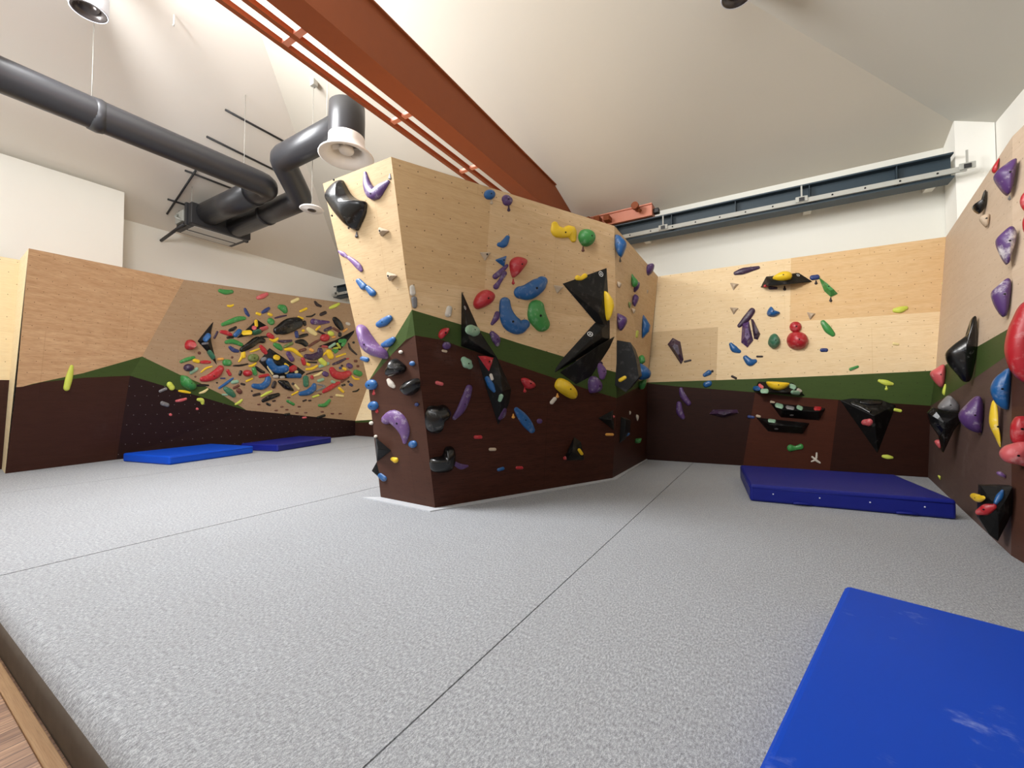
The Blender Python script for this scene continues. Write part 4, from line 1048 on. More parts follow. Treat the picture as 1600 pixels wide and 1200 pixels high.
blob(W, P, 'green', [(1279,433),(1287,439),(1296,447),(1309,459),(1298,464),(1288,455)], 0.10, smooth=False, facet=True, nm='green angular hold', label='green angular hold right of the upper black ledge volume', shape='angular')
tagdrop(W, P, 'dark', 1298, 468, 'tiny dark marker under the green angular hold', 6)
tri(W, P, 'tan', 1147, 484, 8, 5, label='lower tan three-cornered hold left of the purple diagonal hold, back wall')
sp(W, P, 'plum', [(1175,486,5),(1166,498,5.5),(1155,509,3)], nm='purple diagonal hold', label='dark purple diagonal hold crossing above two purple slabs')
blob(W, P, 'purple', [(1160,504),(1170,502),(1177,532),(1168,543),(1158,535)], 0.12, smooth=False, facet=True, nm='left purple slab', label='left one of two purple faceted slabs on the back wall', shape='faceted')
blob(W, P, 'plum', [(1173,498),(1177,499),(1188,522),(1184,531),(1178,529)], 0.10, smooth=False, facet=True, label='right darker one of two purple faceted slabs on the back wall', shape='faceted')
blob(W, P, 'blue', [(1198,488),(1204,479),(1210,485),(1219,489),(1210,495),(1200,494)], 0.10, nm='blue beak hold', label='blue beak-like hold right of the purple diagonal hold')
tri(W, P, 'tan', 1267, 492, 8, 10, label='tan three-cornered hold above the big round red hold, back wall')
sp(W, P, 'red', [(1243,511,8.5)], 0.9, nm='small red ball', label='small round red hold sitting on top of the big round red hold')
blob(W, P, 'red', [(1229,532),(1234,521),(1246,518),(1258,522),(1263,533),(1257,543),(1246,546),(1234,543)], 0.2, nm='big round red hold', label='big round red hold on the back wall under the small red ball')
blob(W, P, 'teal', [(1200,537),(1204,524),(1212,521),(1219,530),(1218,539),(1209,545)], 0.16, nm='mossy green hold', label='chalky green rounded hold left of the big round red hold')
sp(W, P, 'green', [(1286,504,4),(1293,514,6),(1301,522,4)], nm='green pod hold', label='green pod-like hold right of the small red ball')
sp(W, P, 'blue', [(1142,538,3),(1147,545,5.5),(1155,549,3)], label='left blue curved hold below the purple slabs on the back wall', nm='left blue curved hold')
sp(W, P, 'blue', [(1165,559,4),(1172,566,6),(1180,564,3)], label='right lower blue curved hold below the purple slabs on the back wall')
sp(W, P, 'dark', [(1183,557,1.6),(1191,557,1.4)])
blob(W, P, 'plum', [(1043,538),(1051,528),(1063,534),(1068,562),(1064,569)], 0.14, smooth=False, facet=True, nm='big dark purple slab', label='big dark purple faceted slab at the left end of the back wall', shape='faceted')
sp(W, P, 'dark', [(1070,565,1.6),(1079,563,1.4)])
sp(W, P, 'blue', [(1101,586,3),(1108,582,4)])
sp(W, P, 'dark', [(1113,580,2)])
sp(W, P, 'blue', [(1103,601,4.5),(1108,599,4.5)])
sp(W, P, 'dark', [(1144,588,1.8),(1150,591,1.8)])
sp(W, P, 'navy', [(1284,547,3),(1291,547,3)])
sp(W, P, 'green', [(1329,577,2.5),(1340,573,2)])
sp(W, P, 'lime', [(1398,485,3.5),(1407,484,5),(1416,481,3)], nm='upper lime hold', label='lime almond-like hold at the right of the back wall\'s plywood')
sp(W, P, 'cream', [(1397,537,2.5),(1403,538,2)])
sp(W, P, 'cream', [(1474,443,3),(1479,442,3)], label='upper pale yellow chip in the corner where back and right walls meet')
sp(W, P, 'cream', [(1474,488,3),(1480,486,3)], label='lower pale yellow chip in the corner where back and right walls meet')
sp(W, P, 'lime', [(1374,595,2.5),(1384,598,4.5),(1394,600,2.5)], nm='lime hold on the stripe', label='lime oblong hold on the green stripe of the back wall')
tagdrop(W, P, 'lime', 1385, 606, 'lime marker under the lime oblong hold on the stripe', 6)
vt = vol(W, P, [(1312,625),(1331,622),(1376,624),(1400,633),(1371,709)], [(1366,650,0.26)], nm='large black inverted triangle volume', label='large black volume shaped like an inverted triangle on the back wall', bolts=[(1371,689)])
on(vt, W, P, 'black', [(1331,630,3),(1345,635,4),(1359,643,3)], 0.7, label='long black glossy hold on the inverted triangle volume, left one')
on(vt, W, P, 'black', [(1345,627,3),(1360,629,4),(1376,629,3)], 0.7, label='black glossy hold along the top of the inverted triangle volume')
on(vt, W, P, 'pink', [(1350,660,4.5),(1358,660,6)], 0.8, label='round red hold with a white glint on the inverted triangle volume')
sp(W, P, 'lime', [(1398,640,2.5),(1407,642,2.5)])
sp(W, P, 'lime', [(1380,713,2.5),(1387,714,3.5),(1394,715,2)])
vy = vol(W, P, [(1177,611),(1185,596),(1239,598),(1258,618)], [(1190,612,0.22),(1240,613,0.22)], hull=True, nm='middle black ledge volume', label='black ledge volume with many small holds on the green stripe')
PB3 = Plane(P.p + P.n*.15, P.p + P.n*.15 + P.u, P.p + P.n*.15 + P.v)
blob(W, PB3, 'yellow', [(1197,597),(1206,596),(1222,597),(1234,599),(1228,606),(1216,610),(1203,606)], 0.12, nm='lower yellow half-round hold', label='yellow half-round hold on the ledge volume over the green stripe')
on(vy, W, P, 'pink', [(1187,602,2.5),(1191,605,2.5)], label='small pink hold left of the yellow one on the stripe ledge')
on(vy, W, P, 'blue', [(1180,607,4),(1184,607,4)], label='small blue hold at the left end of the stripe ledge')
on(vy, W, P, 'mint', [(1191,611,3.5),(1198,611,3.5)], label='small mint hold lower left on the stripe ledge')
on(vy, W, P, 'mint', [(1239,613,3.5),(1247,614,3.5)], label='small mint hold lower right on the stripe ledge')
on(vy, W, P, 'white', [(1247,609,2.5),(1251,611,2.5)], label='tiny white hold at the right end of the stripe ledge')
on(vy, W, P, 'mint', [(1236,603,3.5),(1241,605,3.5)], label='small mint hold just right of the yellow one on the stripe ledge')
vl1 = vol(W, P, [(1203,629),(1290,638),(1280,657),(1220,652)], [(1222,640,0.22),(1280,643,0.22)], hull=True, nm='upper boat-shaped black volume', label='upper of two boat-shaped black volumes on the brown back wall', logos=[(1237,648.5,2.4)])
vl2 = vol(W, P, [(1181,652),(1265,661),(1254,678),(1200,674)], [(1202,663,0.22),(1254,667,0.22)], hull=True, nm='lower boat-shaped black volume', label='lower of two boat-shaped black volumes on the brown back wall', logos=[(1213,670,2.4)])
on(vl1, W, P, 'mint', [(1214,633,3.5),(1221,635,3.5)], label='left mint hold on the upper boat-shaped black volume')
on(vl1, W, P, 'grey', [(1230,636,2.5),(1239,638,2.5)], label='grey middle hold on the upper boat-shaped black volume')
on(vl1, W, P, 'mint', [(1247,636,3),(1252,638,3)], label='right mint hold on the upper boat-shaped black volume')
on(vl1, W, P, 'red', [(1274,638,3),(1281,638,3)], label='red hold at the right end of the upper boat-shaped black volume')
sp(W, P, 'tan', [(1205,628,2.2),(1209,629,2)])
on(vl2, W, P, 'mint', [(1202,657,2.6),(1210,658,2.6)], label='mint hold on the lower boat-shaped black volume')
sp(W, P, 'tan', [(1183,650,2.2),(1187,651,2)])
sp(W, P, 'navy', [(1170,651,2.4),(1177,652,2.2)])
sp(W, P, 'green', [(1235,700,5.5),(1243,700,3.5),(1251,698,4.5)], nm='green bone hold', label='green bone-like hold low on the back wall above the mat')
sp(W, P, 'white', [(1269,714,1.4),(1275,719,2),(1281,723,1.4)], label='thin pale stick hold, one arm of the cross above the dark blue mat')
sp(W, P, 'white', [(1268,721,1.2),(1275,717,1.8),(1276,708,1.4)], label='thin pale bent hold, other arm of the cross above the dark blue mat')
blob(W, P, 'plum', [(1108,647),(1114,640),(1152,640),(1154,645),(1130,652)], 0.10, smooth=False, facet=True, nm='long dark purple bar on brown', label='long dark purple faceted bar on the brown part of the back wall', shape='faceted')
sp(W, P, 'purple', [(1064,608,3),(1067,618,5),(1076,630,4)], label='upper of two chalky purple curved holds at the dark left end of the back wall', nm='upper chalky purple curve')
sp(W, P, 'purple', [(1061,631,4),(1062,643,5.5),(1067,652,3.5)], label='lower of two chalky purple curved holds at the dark left end of the back wall')
# ================================================================== right wall, seen nearly edge-on
W = 'RW'; P = PRW
fin(W, P, 'purple', [(1553,274),(1570,258),(1586,249),(1587,261),(1583,284),(1576,305),(1562,293)], 1, 0.45, nm='topmost purple fin', label='topmost of three purple fins on the right wall')
tagdrop(W, P, 'grey', 1577, 309, 'tiny grey marker under the topmost purple fin', 6)
fin(W, P, 'red', [(1550,264),(1560,248),(1561,252),(1557,268),(1552,270)], 1, 0.5)
fin(W, P, 'black', [(1519,323),(1536,310),(1538,298),(1541,302),(1540,322),(1530,334)], 1, 0.5, nm='small black claw', label='small black claw-like hold near the top of the right wall')
fin(W, P, 'tan', [(1530,341),(1546,335),(1542,355)], 1, 0.5)
fin(W, P, 'purple_chalk', [(1556,376),(1566,363),(1579,354),(1587,362),(1586,378),(1580,397),(1574,414),(1562,396)], 1, 0.45, nm='middle purple fin', label='middle of three purple fins on the right wall, with a chalked top')
fin(W, P, 'purple_chalk', [(1549,458),(1560,445),(1573,435),(1579,443),(1576,477),(1569,496),(1555,479)], 1, 0.45, nm='lowest purple fin', label='lowest of three purple fins on the right wall, heavily chalked')
fin(W, P, 'black', [(1525,495),(1526,540),(1518,590),(1507,598),(1495,585),(1480,567),(1477,552),(1490,538),(1513,520),(1517,500)], 1, 0.3, nm='large black shark-fin hold', label='large black shark-fin hold on the right wall at the stripe')
fin(W, P, 'pink', [(1453,585),(1463,575),(1475,570),(1477,593),(1470,606)], 1, 0.6, nm='round red hold in the corner', label='round red hold in the corner where the green stripes meet')
fin(W, P, 'lime', [(1472,614),(1476,600),(1479,604),(1478,618)], 1, 0.5)
vc = fin(W, P, 'black', [(1448,645),(1456,636),(1472,640),(1500,645),(1499,660),(1490,672),(1473,708),(1467,682),(1453,662)], 1, 0.35, smooth=False, nm='black cone volume', label='black cone-like volume in the right corner with a grey hold on top', name='climbing_volume', cat='climbing volume')
fin(W, P, 'grey', [(1465,637),(1474,624),(1484,618),(1498,632),(1499,643),(1480,643)], 1, 0.5, nm='grey hold on the cone', label='grey rounded hold on top of the black cone-like volume')
fin(W, P, 'purple', [(1498,648),(1510,632),(1527,618),(1535,630),(1536,668),(1527,677),(1505,665)], 1, 0.45, nm='large purple wedge', label='large violet wedge hold on the brown part of the right wall')
fin(W, P, 'pink', [(1460,690),(1467,687),(1471,694),(1468,701)], 1, 0.5)
fin(W, P, 'blue', [(1548,607),(1554,592),(1565,582),(1578,578),(1577,636),(1563,637),(1552,623)], 1, 0.45, nm='blue half-disc', label='chalky blue half-disc hold on the right wall')
fin(W, P, 'yellow_chalk', [(1550,628),(1557,627),(1557,655),(1562,680),(1566,696),(1563,699),(1556,685),(1546,660)], 1, 0.5, nm='yellow banana hold', label='yellow and white banana-like hold hanging below the blue half-disc')
fin(W, P, 'lilac', [(1557,738),(1564,737),(1572,743),(1571,747),(1560,743)], 1, 0.5)
fin(W, P, 'lime', [(1465,743),(1470,744),(1469,750)], 1, 0.5)
P5 = PRW; 
vr = fin(W, P, 'volume', [(1530,757),(1556,757),(1580,758),(1579,802),(1557,845),(1544,835),(1527,808)], 1, 0.4, smooth=False, nm='black block volume', label='black block volume with coloured holds near the floor of the right wall', name='climbing_volume', cat='climbing volume')
on(vr, W, P, 'yellow', [(1521,775,5),(1529,779,6.5),(1535,778,4)], 0.8, label='yellow hold on the black block volume by the floor')
on(vr, W, P, 'red', [(1529,800,5),(1541,796,9),(1552,792,5)], 0.7, label='red hold below the yellow one on the black block volume')
on(vr, W, P, 'blue', [(1556,785,4),(1562,776,6),(1566,768,3)], 0.7, label='blue hold right of the red one on the black block volume')
P = PR2; 
fin(W, P, 'red', [(1572,540),(1577,515),(1584,498),(1594,478),(1606,468),(1616,474),(1616,590),(1604,600),(1583,582),(1574,560)], 1, 0.4, nm='giant red hold', label='giant glossy red hold cut by the right edge of the picture')
fin(W, P, 'red', [(1580,668),(1585,655),(1592,650),(1606,655),(1606,698),(1583,692)], 1, 0.4, nm='red block hold', label='red hold with a white fleck below the giant red hold, at the edge')
fin(W, P, 'pink', [(1563,710),(1568,700),(1580,694),(1606,692),(1608,728),(1590,726),(1572,722)], 1, 0.4, nm='pink lobe hold', label='pinkish red lobe hold under the red hold at the right edge')
fin(W, P, 'red', [(1594,315),(1598,303),(1606,300),(1606,330),(1598,326)], 1, 0.4, label='upper small red hold cut by the right picture edge, beside the topmost purple fin')
fin(W, P, 'red', [(1598,346),(1604,334),(1608,338),(1606,364),(1600,362)], 1, 0.4, label='lower small red hold cut by the right picture edge, above the giant red hold')
# ================================================================== left bay
sp('L1', PL1, 'lime', [(112,573,3),(108,590,5.5),(104,606,5)], 0.6, nm='lime plank hold', label='lime upright hold on the left edge of the big leaning plywood face', shape='upright')
CROP = dict(J=(240, 430), K=(400, 430), L=(240, 540), M=(400, 540)); SC = 8.889
def cpx(k, p): return (CROP[k][0] + p[0] / SC, CROP[k][1] + p[1] / SC)
def cplane(x, y):
    fold = 587 + (x - 203) * 54 / 182 if x < 385 else 641 + (x - 385) * 16 / 171
    if y > fold: return PKA if x < 385 and y < 718 - (x - 182) * 77 / 203 else PKB
    t = (y - 437) / 204.0
    return PCA if x < 287.5 + 97.5 * t else PCV
def cs(k, color, pts, r, nm=None, label=None, hf=0.7, taper=True):
    Q = []; n = len(pts)
    for i, p in enumerate(pts):
        rr = p[2] if len(p) > 2 else (r * (0.72 if taper and n > 2 and i in (0, n - 1) else 1.0))
        Q.append(cpx(k, p) + (rr / SC,))
    x = sum(q[0] for q in Q) / n; y = sum(q[1] for q in Q) / n
    return sp('CV', cplane(x, y), color, Q, hf, nm=nm, label=label)
def cb(k, color, pts, h, **kw):
    Q = [cpx(k, p) for p in pts]; x = sum(q[0] for q in Q) / len(Q); y = sum(q[1] for q in Q) / len(Q)
    return blob('CV', cplane(x, y), color, Q, h, **kw)
def cv_(k, pts, ap, **kw):
    Q = [cpx(k, p) for p in pts]; A = [cpx(k, a) + (a[2],) for a in ap]
    x = sum(q[0] for q in Q) / len(Q); y = sum(q[1] for q in Q) / len(Q)
    return vol('CV', cplane(x, y), Q, A, **kw)
def co(v_, k, color, pts, r, label=None, nm=None):
    Q = [cpx(k, p) + (r / SC,) for p in pts]
    return on(v_, 'CV', PCV, color, Q, 0.6, label=label, nm=nm)
# volumes first
w1 = cv_('J', [(605,915),(840,620),(800,790),(795,880),(810,960),(885,1260),(740,1065)], [(735,900,0.16)], nm='black chevron volume', label='black chevron-like volume at the left of the cave wall')
w2 = cv_('J', [(1145,880),(1435,612),(1595,715),(1500,800),(1250,855)], [(1400,760,0.16)], nm='black kite volume', label='black kite-like volume with several holds in the upper cave wall')
w3 = cv_('K', [(850,990),(1100,900),(1370,760),(1360,800),(1240,960),(1170,1045),(1020,1005)], [(1170,970,0.14)], nm='black wedge volume', label='black wedge volume with green triangles at the cave\'s right')
w4 = cv_('M', [(35,220),(185,30),(690,370),(600,450),(260,460)], [(300,250,0.16)], nm='black diamond volume', label='black diamond-like volume crowded with holds in the middle of the cave wall')
co(w1, 'J', 'blue', [(720,890),(760,840)], 38, 'blue hold on the black chevron-like volume'); co(w1, 'J', 'teal', [(775,1070),(825,1140)], 34, 'dark mint oblong on the lower arm of the black chevron-like volume')
co(w1, 'J', 'grey', [(680,955),(750,945)], 16, 'grey sliver across the black chevron-like volume')
co(w2, 'J', 'yellow', [(1422,640),(1428,700)], 24, 'upright yellow hold on the black kite-like volume'); co(w2, 'J', 'yellow', [(1250,800),(1340,795)], 32, 'flat yellow hold on the left tip of the black kite-like volume')
co(w2, 'J', 'pink', [(1390,732),(1405,730)], 28, 'round pink hold in the middle of the black kite-like volume'); co(w2, 'J', 'pink', [(1495,750),(1570,728)], 26, 'pink ridged hold on the right corner of the black kite-like volume')
co(w2, 'J', 'teal', [(1400,800),(1470,780)], 34, 'dark green hold on the lower edge of the black kite-like volume')
for a_, lab in ((('green', [(1165,915),(1235,910),(1205,965)], 26), 'upper green triangle on the black wedge volume'), (('green', [(1075,1045),(1125,1040),(1100,1068)], 20), 'lower green triangle on the black wedge volume'),
    (('lime', [(1132,955),(1165,1003)], 17), 'upper lime bar on the black wedge volume'), (('lime', [(1080,1018),(1135,1010)], 14), 'lower lime bar on the black wedge volume'),
    (('mint', [(1022,1000),(1095,952)], 18), 'mint bar on the black wedge volume'), (('pink', [(925,992),(985,998)], 18), 'dull pink hold on the left tip of the black wedge volume')):
    co(w3, 'K', a_[0], a_[1], a_[2], lab)
co(w4, 'M', 'blue', [(190,225),(230,290),(300,335),(410,320)], 52, 'big blue crescent on the black diamond-like volume', nm='big blue crescent on the diamond')
for a_, lab in ((('yellow', [(275,160),(300,170)], 36), 'chunky yellow hold at the top of the black diamond-like volume'), (('grey', [(90,192),(120,185)], 28), 'grey hold at the left corner of the black diamond-like volume'),
    (('red', [(490,330),(530,310)], 42), 'round red and white hold on the black diamond-like volume'), (('yellow', [(405,255),(445,282)], 15), 'tiny yellow bar on the upper edge of the black diamond-like volume'),
    (('blue', [(450,420),(530,418),(605,420)], 33), 'blue bar along the foot of the black diamond-like volume'), (('cream', [(560,365)], 24), 'round cream hold by the right tip of the black diamond-like volume'),
    (('cream', [(415,380),(445,355)], 18), 'tiny cream bar right of the blue crescent on the black diamond-like volume'), (('white', [(255,432),(295,430)], 22), 'white hold at the bottom left of the black diamond-like volume'),
    (('white', [(345,440),(385,438)], 18), 'white hold at the bottom middle of the black diamond-like volume'), (('cream', [(165,295),(195,345),(230,395)], 14), 'thin cream strip on the left edge of the black diamond-like volume')):
    co(w4, 'M', a_[0], a_[1], a_[2], lab)
# J
cs('J','green',[(920,215),(1000,235),(1085,230)],35, nm='topmost green hold', label='green oblong hold nearest the cave wall\'s top edge')
cs('J','pink',[(1450,315),(1510,295),(1570,265)],35, nm='salmon hold', label='salmon curved hold near the cave wall\'s top edge')
cs('J','yellow',[(1030,425),(1070,430),(1105,415)],18)
cs('J','navy',[(1270,470),(1290,520),(1320,560)],25)
cs('J','navy',[(1515,515),(1560,490),(1600,460)],28)
cs('J','yellow',[(1435,530),(1475,545)],20)
cs('J','green',[(960,685),(1080,640),(1180,605),(1260,600)],35, nm='long green hold', label='long green pointed hold left of the black kite-like volume')
cs('J','black',[(1055,765),(1100,750),(1140,725)],25)
rr_ = cb('J','red',[(432,975),(460,910),(520,893),(575,920),(588,975),(560,1025),(500,1042),(450,1025)],0.12, nm='red ring hold', label='round red ring-like hold at the far left of the cave wall')
_c = sum((v.co for v in rr_.data.vertices), Vector()) / len(rr_.data.vertices); _pl = cplane(297, 539)
_m = max((v.co.dot(_pl.n) for v in rr_.data.vertices)); _t = (ray(299, 538) * -1).normalized()
_h = bpy.data.objects['bolt'] if False else bolt_at(rr_, rr_.location + _pl.n * (_m + 0.003), _pl.n, 0.075); _h.name = 'hollow'; _h.data.materials.clear(); _h.data.materials.append(M['hold_pink'])
cs('J','plum',[(845,870),(885,790)],16)
cs('J','red',[(940,785),(1010,800),(1070,825)],32)
cs('J','blue',[(1140,830),(1190,780)],35)
cs('J','black',[(1030,865),(1100,860)],18)
cs('J','green',[(1010,930),(1100,920),(1220,965)],35)
cs('J','black',[(1230,1035),(1340,970),(1440,900),(1520,910)],50, nm='long black hold', label='long black slanting hold below the black kite-like volume')
cs('J','navy',[(1060,1000),(1110,1040),(1170,1055)],30)
cs('J','yellow',[(1185,1200),(1222,1140),(1228,1080)],18)
cs('J','yellow',[(1250,1080),(1252,1130)],28)
cs('J','olive',[(1365,1150),(1405,1150)],58)
cs('J','yellow',[(1345,1065),(1410,1045),(1475,1020)],14)
cs('J','red',[(1490,990),(1530,1040),(1560,1080)],35)
cs('J','brown',[(635,1080)],20); cs('J','brown',[(1090,1140)],16)
cs('J','black',[(1490,860),(1580,855)],14)
# L
cs('L','green',[(380,225),(470,190),(560,165)],28)
cs('L','yellow',[(565,205),(620,220)],26)
cs('L','red',[(660,230),(720,228),(780,230)],26)
cb('L','plum',[(415,305),(440,265),(490,252),(545,270),(562,305),(535,345),(480,358),(435,345)],0.10, nm='purple and white oval', label='dark purple oval hold with a white top at the cave wall\'s left')
cs('L','mint',[(520,375),(600,325)],25)
cs('L','orange',[(900,190),(960,185)],18)
cs('L','green',[(1000,235),(1040,238)],46)
cs('L','red',[(675,468,34),(770,448,50),(870,392,60),(930,318,46)],50, nm='big red crescent', label='big red crescent hold at the lower left of the cave wall')
cs('L','yellow',[(660,370),(730,315),(810,290)],14)
cb('L','green',[(370,410),(450,410),(540,490),(600,560),(560,620),(480,615),(380,540)],0.16, nm='big green lump', label='big green lump on the green stripe under the cave wall')
cs('L','black',[(570,560),(660,550),(760,552)],18)
cs('L','lime',[(222,540),(255,585)],40)
cs('L','grey',[(90,635),(170,600)],20)
cs('L','yellow',[(355,630),(430,640),(505,655)],20)
cs('L','cream',[(640,660),(700,640),(750,605)],18)
cs('L','pink',[(315,770),(380,760),(450,740)],22)
cs('L','lime',[(620,750),(670,760),(680,800)],32)
cs('L','grey',[(120,800),(190,825)],30)
cs('L','pink',[(235,960)],20); cs('L','pink',[(605,880)],18)
cs('L','black',[(1110,280),(1210,275),(1310,255)],14)
cs('L','yellow',[(1330,285),(1380,275),(1420,245)],18)
cs('L','red',[(1030,350),(1060,400)],25)
cs('L','black',[(1200,400),(1212,362)],20)
cb('L','red',[(1242,385),(1258,350),(1300,335),(1350,348),(1370,385),(1345,422),(1300,432),(1262,420)],0.13, nm='red apple-like hold', label='round red apple-like hold near the foot of the cave wall')
cs('L','green',[(1393,325),(1412,390)],30)
cs('L','navy',[(935,455),(990,455)],10)
cs('L','blue',[(910,590),(1000,530),(1100,455)],20, nm='slender blue stick', label='slender blue stick-like hold low on the cave wall')
cs('L','mint',[(1095,510),(1160,500)],25)
cs('L','dark',[(1220,530),(1260,540)],16)
cs('L','brown',[(1115,590),(1180,555)],18)
cs('L','teal',[(1000,600),(1060,645),(1110,690)],46, nm='dark green leaf', label='dark green leaf-like hold low on the cave wall')
cs('L','brown',[(1180,622),(1198,640)],34)
cs('L','lime',[(1140,815),(1190,790),(1225,755)],20)
cs('L','yellow',[(1290,495),(1370,460)],14)
cs('L','dark',[(1390,690),(1470,670)],18)
cs('L','mint',[(960,680),(1020,685)],14)
cs('L','brown',[(578,430)],14); cs('L','black',[(880,515)],12); cs('L','dark',[(1365,630)],13)
# K
cs('K','cream',[(505,370),(580,335)],25)
cs('K','green',[(335,440),(380,460),(405,500)],48)
cs('K','dark',[(820,370),(850,410),(900,430)],22)
cs('K','lime',[(1030,455),(1090,430),(1150,400)],25, nm='lime hold at the top right', label='lime curved hold at the upper right of the cave wall')
cs('K','yellow',[(620,500),(700,465)],18)
cs('K','yellow',[(180,540),(210,552)],22)
cs('K','plum',[(265,595),(340,575),(420,560)],14)
cs('K','black',[(300,765,58),(385,735,92),(475,690,100),(570,662,84)],90, hf=0.6, nm='big black bean', label='big glossy black bean-like hold in the upper middle of the cave wall')
cs('K','black',[(700,575),(770,570),(820,540)],12)
cs('K','dark',[(905,545),(960,520)],24)
cs('K','purple',[(795,645,42),(880,655,36),(1010,650,16)],38, nm='purple carrot hold', label='purple carrot-like hold right of the big black bean')
cs('K','black',[(1095,610),(1140,670),(1185,735)],48, nm='black oval hold', label='black oval hold near the right edge of the cave wall')
cs('K','white',[(1265,670),(1290,680)],22)
cs('K','yellow',[(590,580),(650,600)],14)
cs('K','black',[(675,650),(680,685)],22)
cs('K','green',[(200,635),(215,650)],44)
cs('K','cream',[(725,745),(770,780),(825,818)],38, nm='cream sausage hold', label='cream and yellow sausage-like hold below the purple carrot-like hold')
cs('K','yellow',[(840,755),(885,715)],16)
cs('K','yellow',[(655,770)],20)
cs('K','plum',[(960,765),(1040,730)],22)
cs('K','navy',[(560,795),(570,850)],26)
cs('K','black',[(590,860),(650,840),(710,825)],25)
cs('K','yellow',[(200,890),(250,910),(300,880)],24)
cs('K','red',[(180,830),(220,860)],35)
cs('K','plum',[(320,915),(400,920),(490,910)],22)
cs('K','black',[(560,925,22),(640,925,40),(690,960,36)],35)
cb('K','red',[(890,870),(910,830),(955,815),(1005,825),(1025,870),(1000,910),(955,925),(905,910)],0.10, nm='round red hold', label='round red hold touching the upper edge of the black wedge volume')
cs('K','lime',[(1030,805),(1050,815)],36)
cs('K','brown',[(1080,740),(1150,780)],18); cs('K','black',[(1165,815),(1165,835)],26)
cs('K','orange',[(1215,780),(1260,750)],14); cs('K','orange',[(1065,862),(1095,858)],15)
cs('K','brown',[(735,990),(800,945),(890,895)],20)
cs('K','dark',[(860,780),(950,820)],14)
cs('K','dark',[(1285,950),(1310,1020),(1395,1100)],16)
cs('K','black',[(1355,935)],16)
cs('K','green',[(265,965),(310,990),(345,1020)],40)
cs('K','olive',[(400,995),(500,945)],22)
cs('K','yellow',[(410,1030,20),(510,1035,28),(590,1095,24),(640,1130,12)],25, nm='yellow swoosh hold', label='yellow swooping hold above the black diamond-like volume')
cs('K','brown',[(610,1050),(680,1030)],22)
cs('K','orange',[(760,1035),(785,1048)],22)
cs('K','purple',[(450,1090),(500,1170)],34)
# M
cs('M','plum',[(700,150),(790,160),(880,120),(890,60)],48, nm='dark purple crescent', label='big dark purple crescent hold right of the yellow swooping hold')
cs('M','blue',[(-30,560,34),(80,570,46),(150,520,46),(170,460,40)],45, nm='blue crescent below the diamond', label='big blue crescent hold under the left end of the black diamond-like volume')
cs('M','yellow',[(1010,90),(1040,150)],42)
cs('M','yellow',[(1120,155),(1240,115)],14); cs('M','yellow',[(930,130),(970,100)],14)
cs('M','red',[(650,190),(670,250)],28)
cs('M','lime',[(900,200),(950,250)],38)
cs('M','mint',[(890,290),(1000,250)],22)
cs('M','black',[(720,230),(840,235)],12)
cs('M','yellow',[(700,330),(780,320),(850,280)],20); cs('M','yellow',[(710,255),(735,268)],22)
cs('M','plum',[(1070,260),(1150,230),(1240,185)],20); cs('M','red',[(1240,190),(1285,180)],10)
cs('M','red',[(1055,335),(1100,400),(1195,420),(1290,385)],55, nm='red sickle hold', label='big red sickle-like hold at the right of the cave wall')
cs('M','brown',[(1375,215),(1395,215)],18); cs('M','dark',[(1195,280)],16); cs('M','purple',[(1290,275),(1310,288)],36); cs('M','brown',[(1415,285)],18)
cs('M','yellow',[(1220,320),(1240,330)],20); cs('M','navy',[(1170,310)],18)
cs('M','dark',[(700,400),(800,370),(920,345)],12)
cs('M','cream',[(810,420),(870,400),(915,365)],18); cs('M','red',[(775,435),(778,447)],24)
cs('M','purple',[(955,390),(975,400)],36)
cs('M','green',[(1390,372),(1440,392)],40)
cs('M','yellow',[(1335,420),(1370,460),(1430,465)],14)
cs('M','teal',[(690,450),(695,540)],38)
cs('M','mint',[(870,490),(930,470)],22); cs('M','mint',[(1060,500),(1085,510)],22)
cs('M','brown',[(1190,500),(1280,440)],18)
cs('M','grey',[(860,540),(950,560),(930,590),(840,630)],15, nm='wriggly grey hold', label='thin wriggly grey hold left of the long red hold')
cs('M','red',[(940,640),(1010,600),(1080,555),(1150,520)],32, nm='long red hold', label='long red slanting hold at the lower right of the cave wall')
cs('M','blue',[(620,670),(720,650),(790,600),(810,550)],42, nm='blue banana hold', label='blue banana-like hold below the black diamond-like volume')
cb('M','black',[(300,480),(430,480),(480,550),(530,630),(420,610),(350,560)],0.10, nm='black fang hold', label='black fang-like hold under the black diamond-like volume')
cs('M','dark',[(260,515),(240,570)],28)
cs('M','cream',[(545,550),(590,600)],16)
cs('M','dark',[(515,530)],18); cs('M','dark',[(1285,500)],16); cs('M','navy',[(1310,540),(1330,550)],20); cs('M','black',[(1200,552),(1230,544)],15)
cs('M','yellow',[(1155,590),(1210,640)],18); cs('M','cream',[(1120,690),(1205,700)],18)
cs('M','black',[(1345,640),(1400,630),(1430,605)],12)
cs('M','green',[(880,830),(960,825),(1020,760)],28, nm='green banana hold', label='green banana-like hold lowest on the cave plywood')
cs('M','green',[(440,770),(520,815)],20)
cs('M','black',[(100,765),(200,715),(310,680)],35, nm='flat black oval', label='flat black oval hold below the blue crescent, near the cave\'s foot')
cs('M','lime',[(75,705),(150,665),(215,635)],20)
cs('M','yellow',[(500,685),(580,640)],12); cs('M','lime',[(790,715),(870,690)],14)
cs('M','black',[(155,808),(190,822)],18); cs('M','dark',[(235,772),(265,765)],12); cs('M','dark',[(655,770),(695,755)],12); cs('M','dark',[(735,763),(760,762)],12)
cs('M','black',[(860,1000),(950,970)],18); cs('M','black',[(400,960),(460,950)],16); cs('M','pink',[(655,1002),(690,998)],14)
cs('M','red',[(55,430),(165,410)],22)
cs('M','black',[(0,300),(60,350),(110,370)],25)
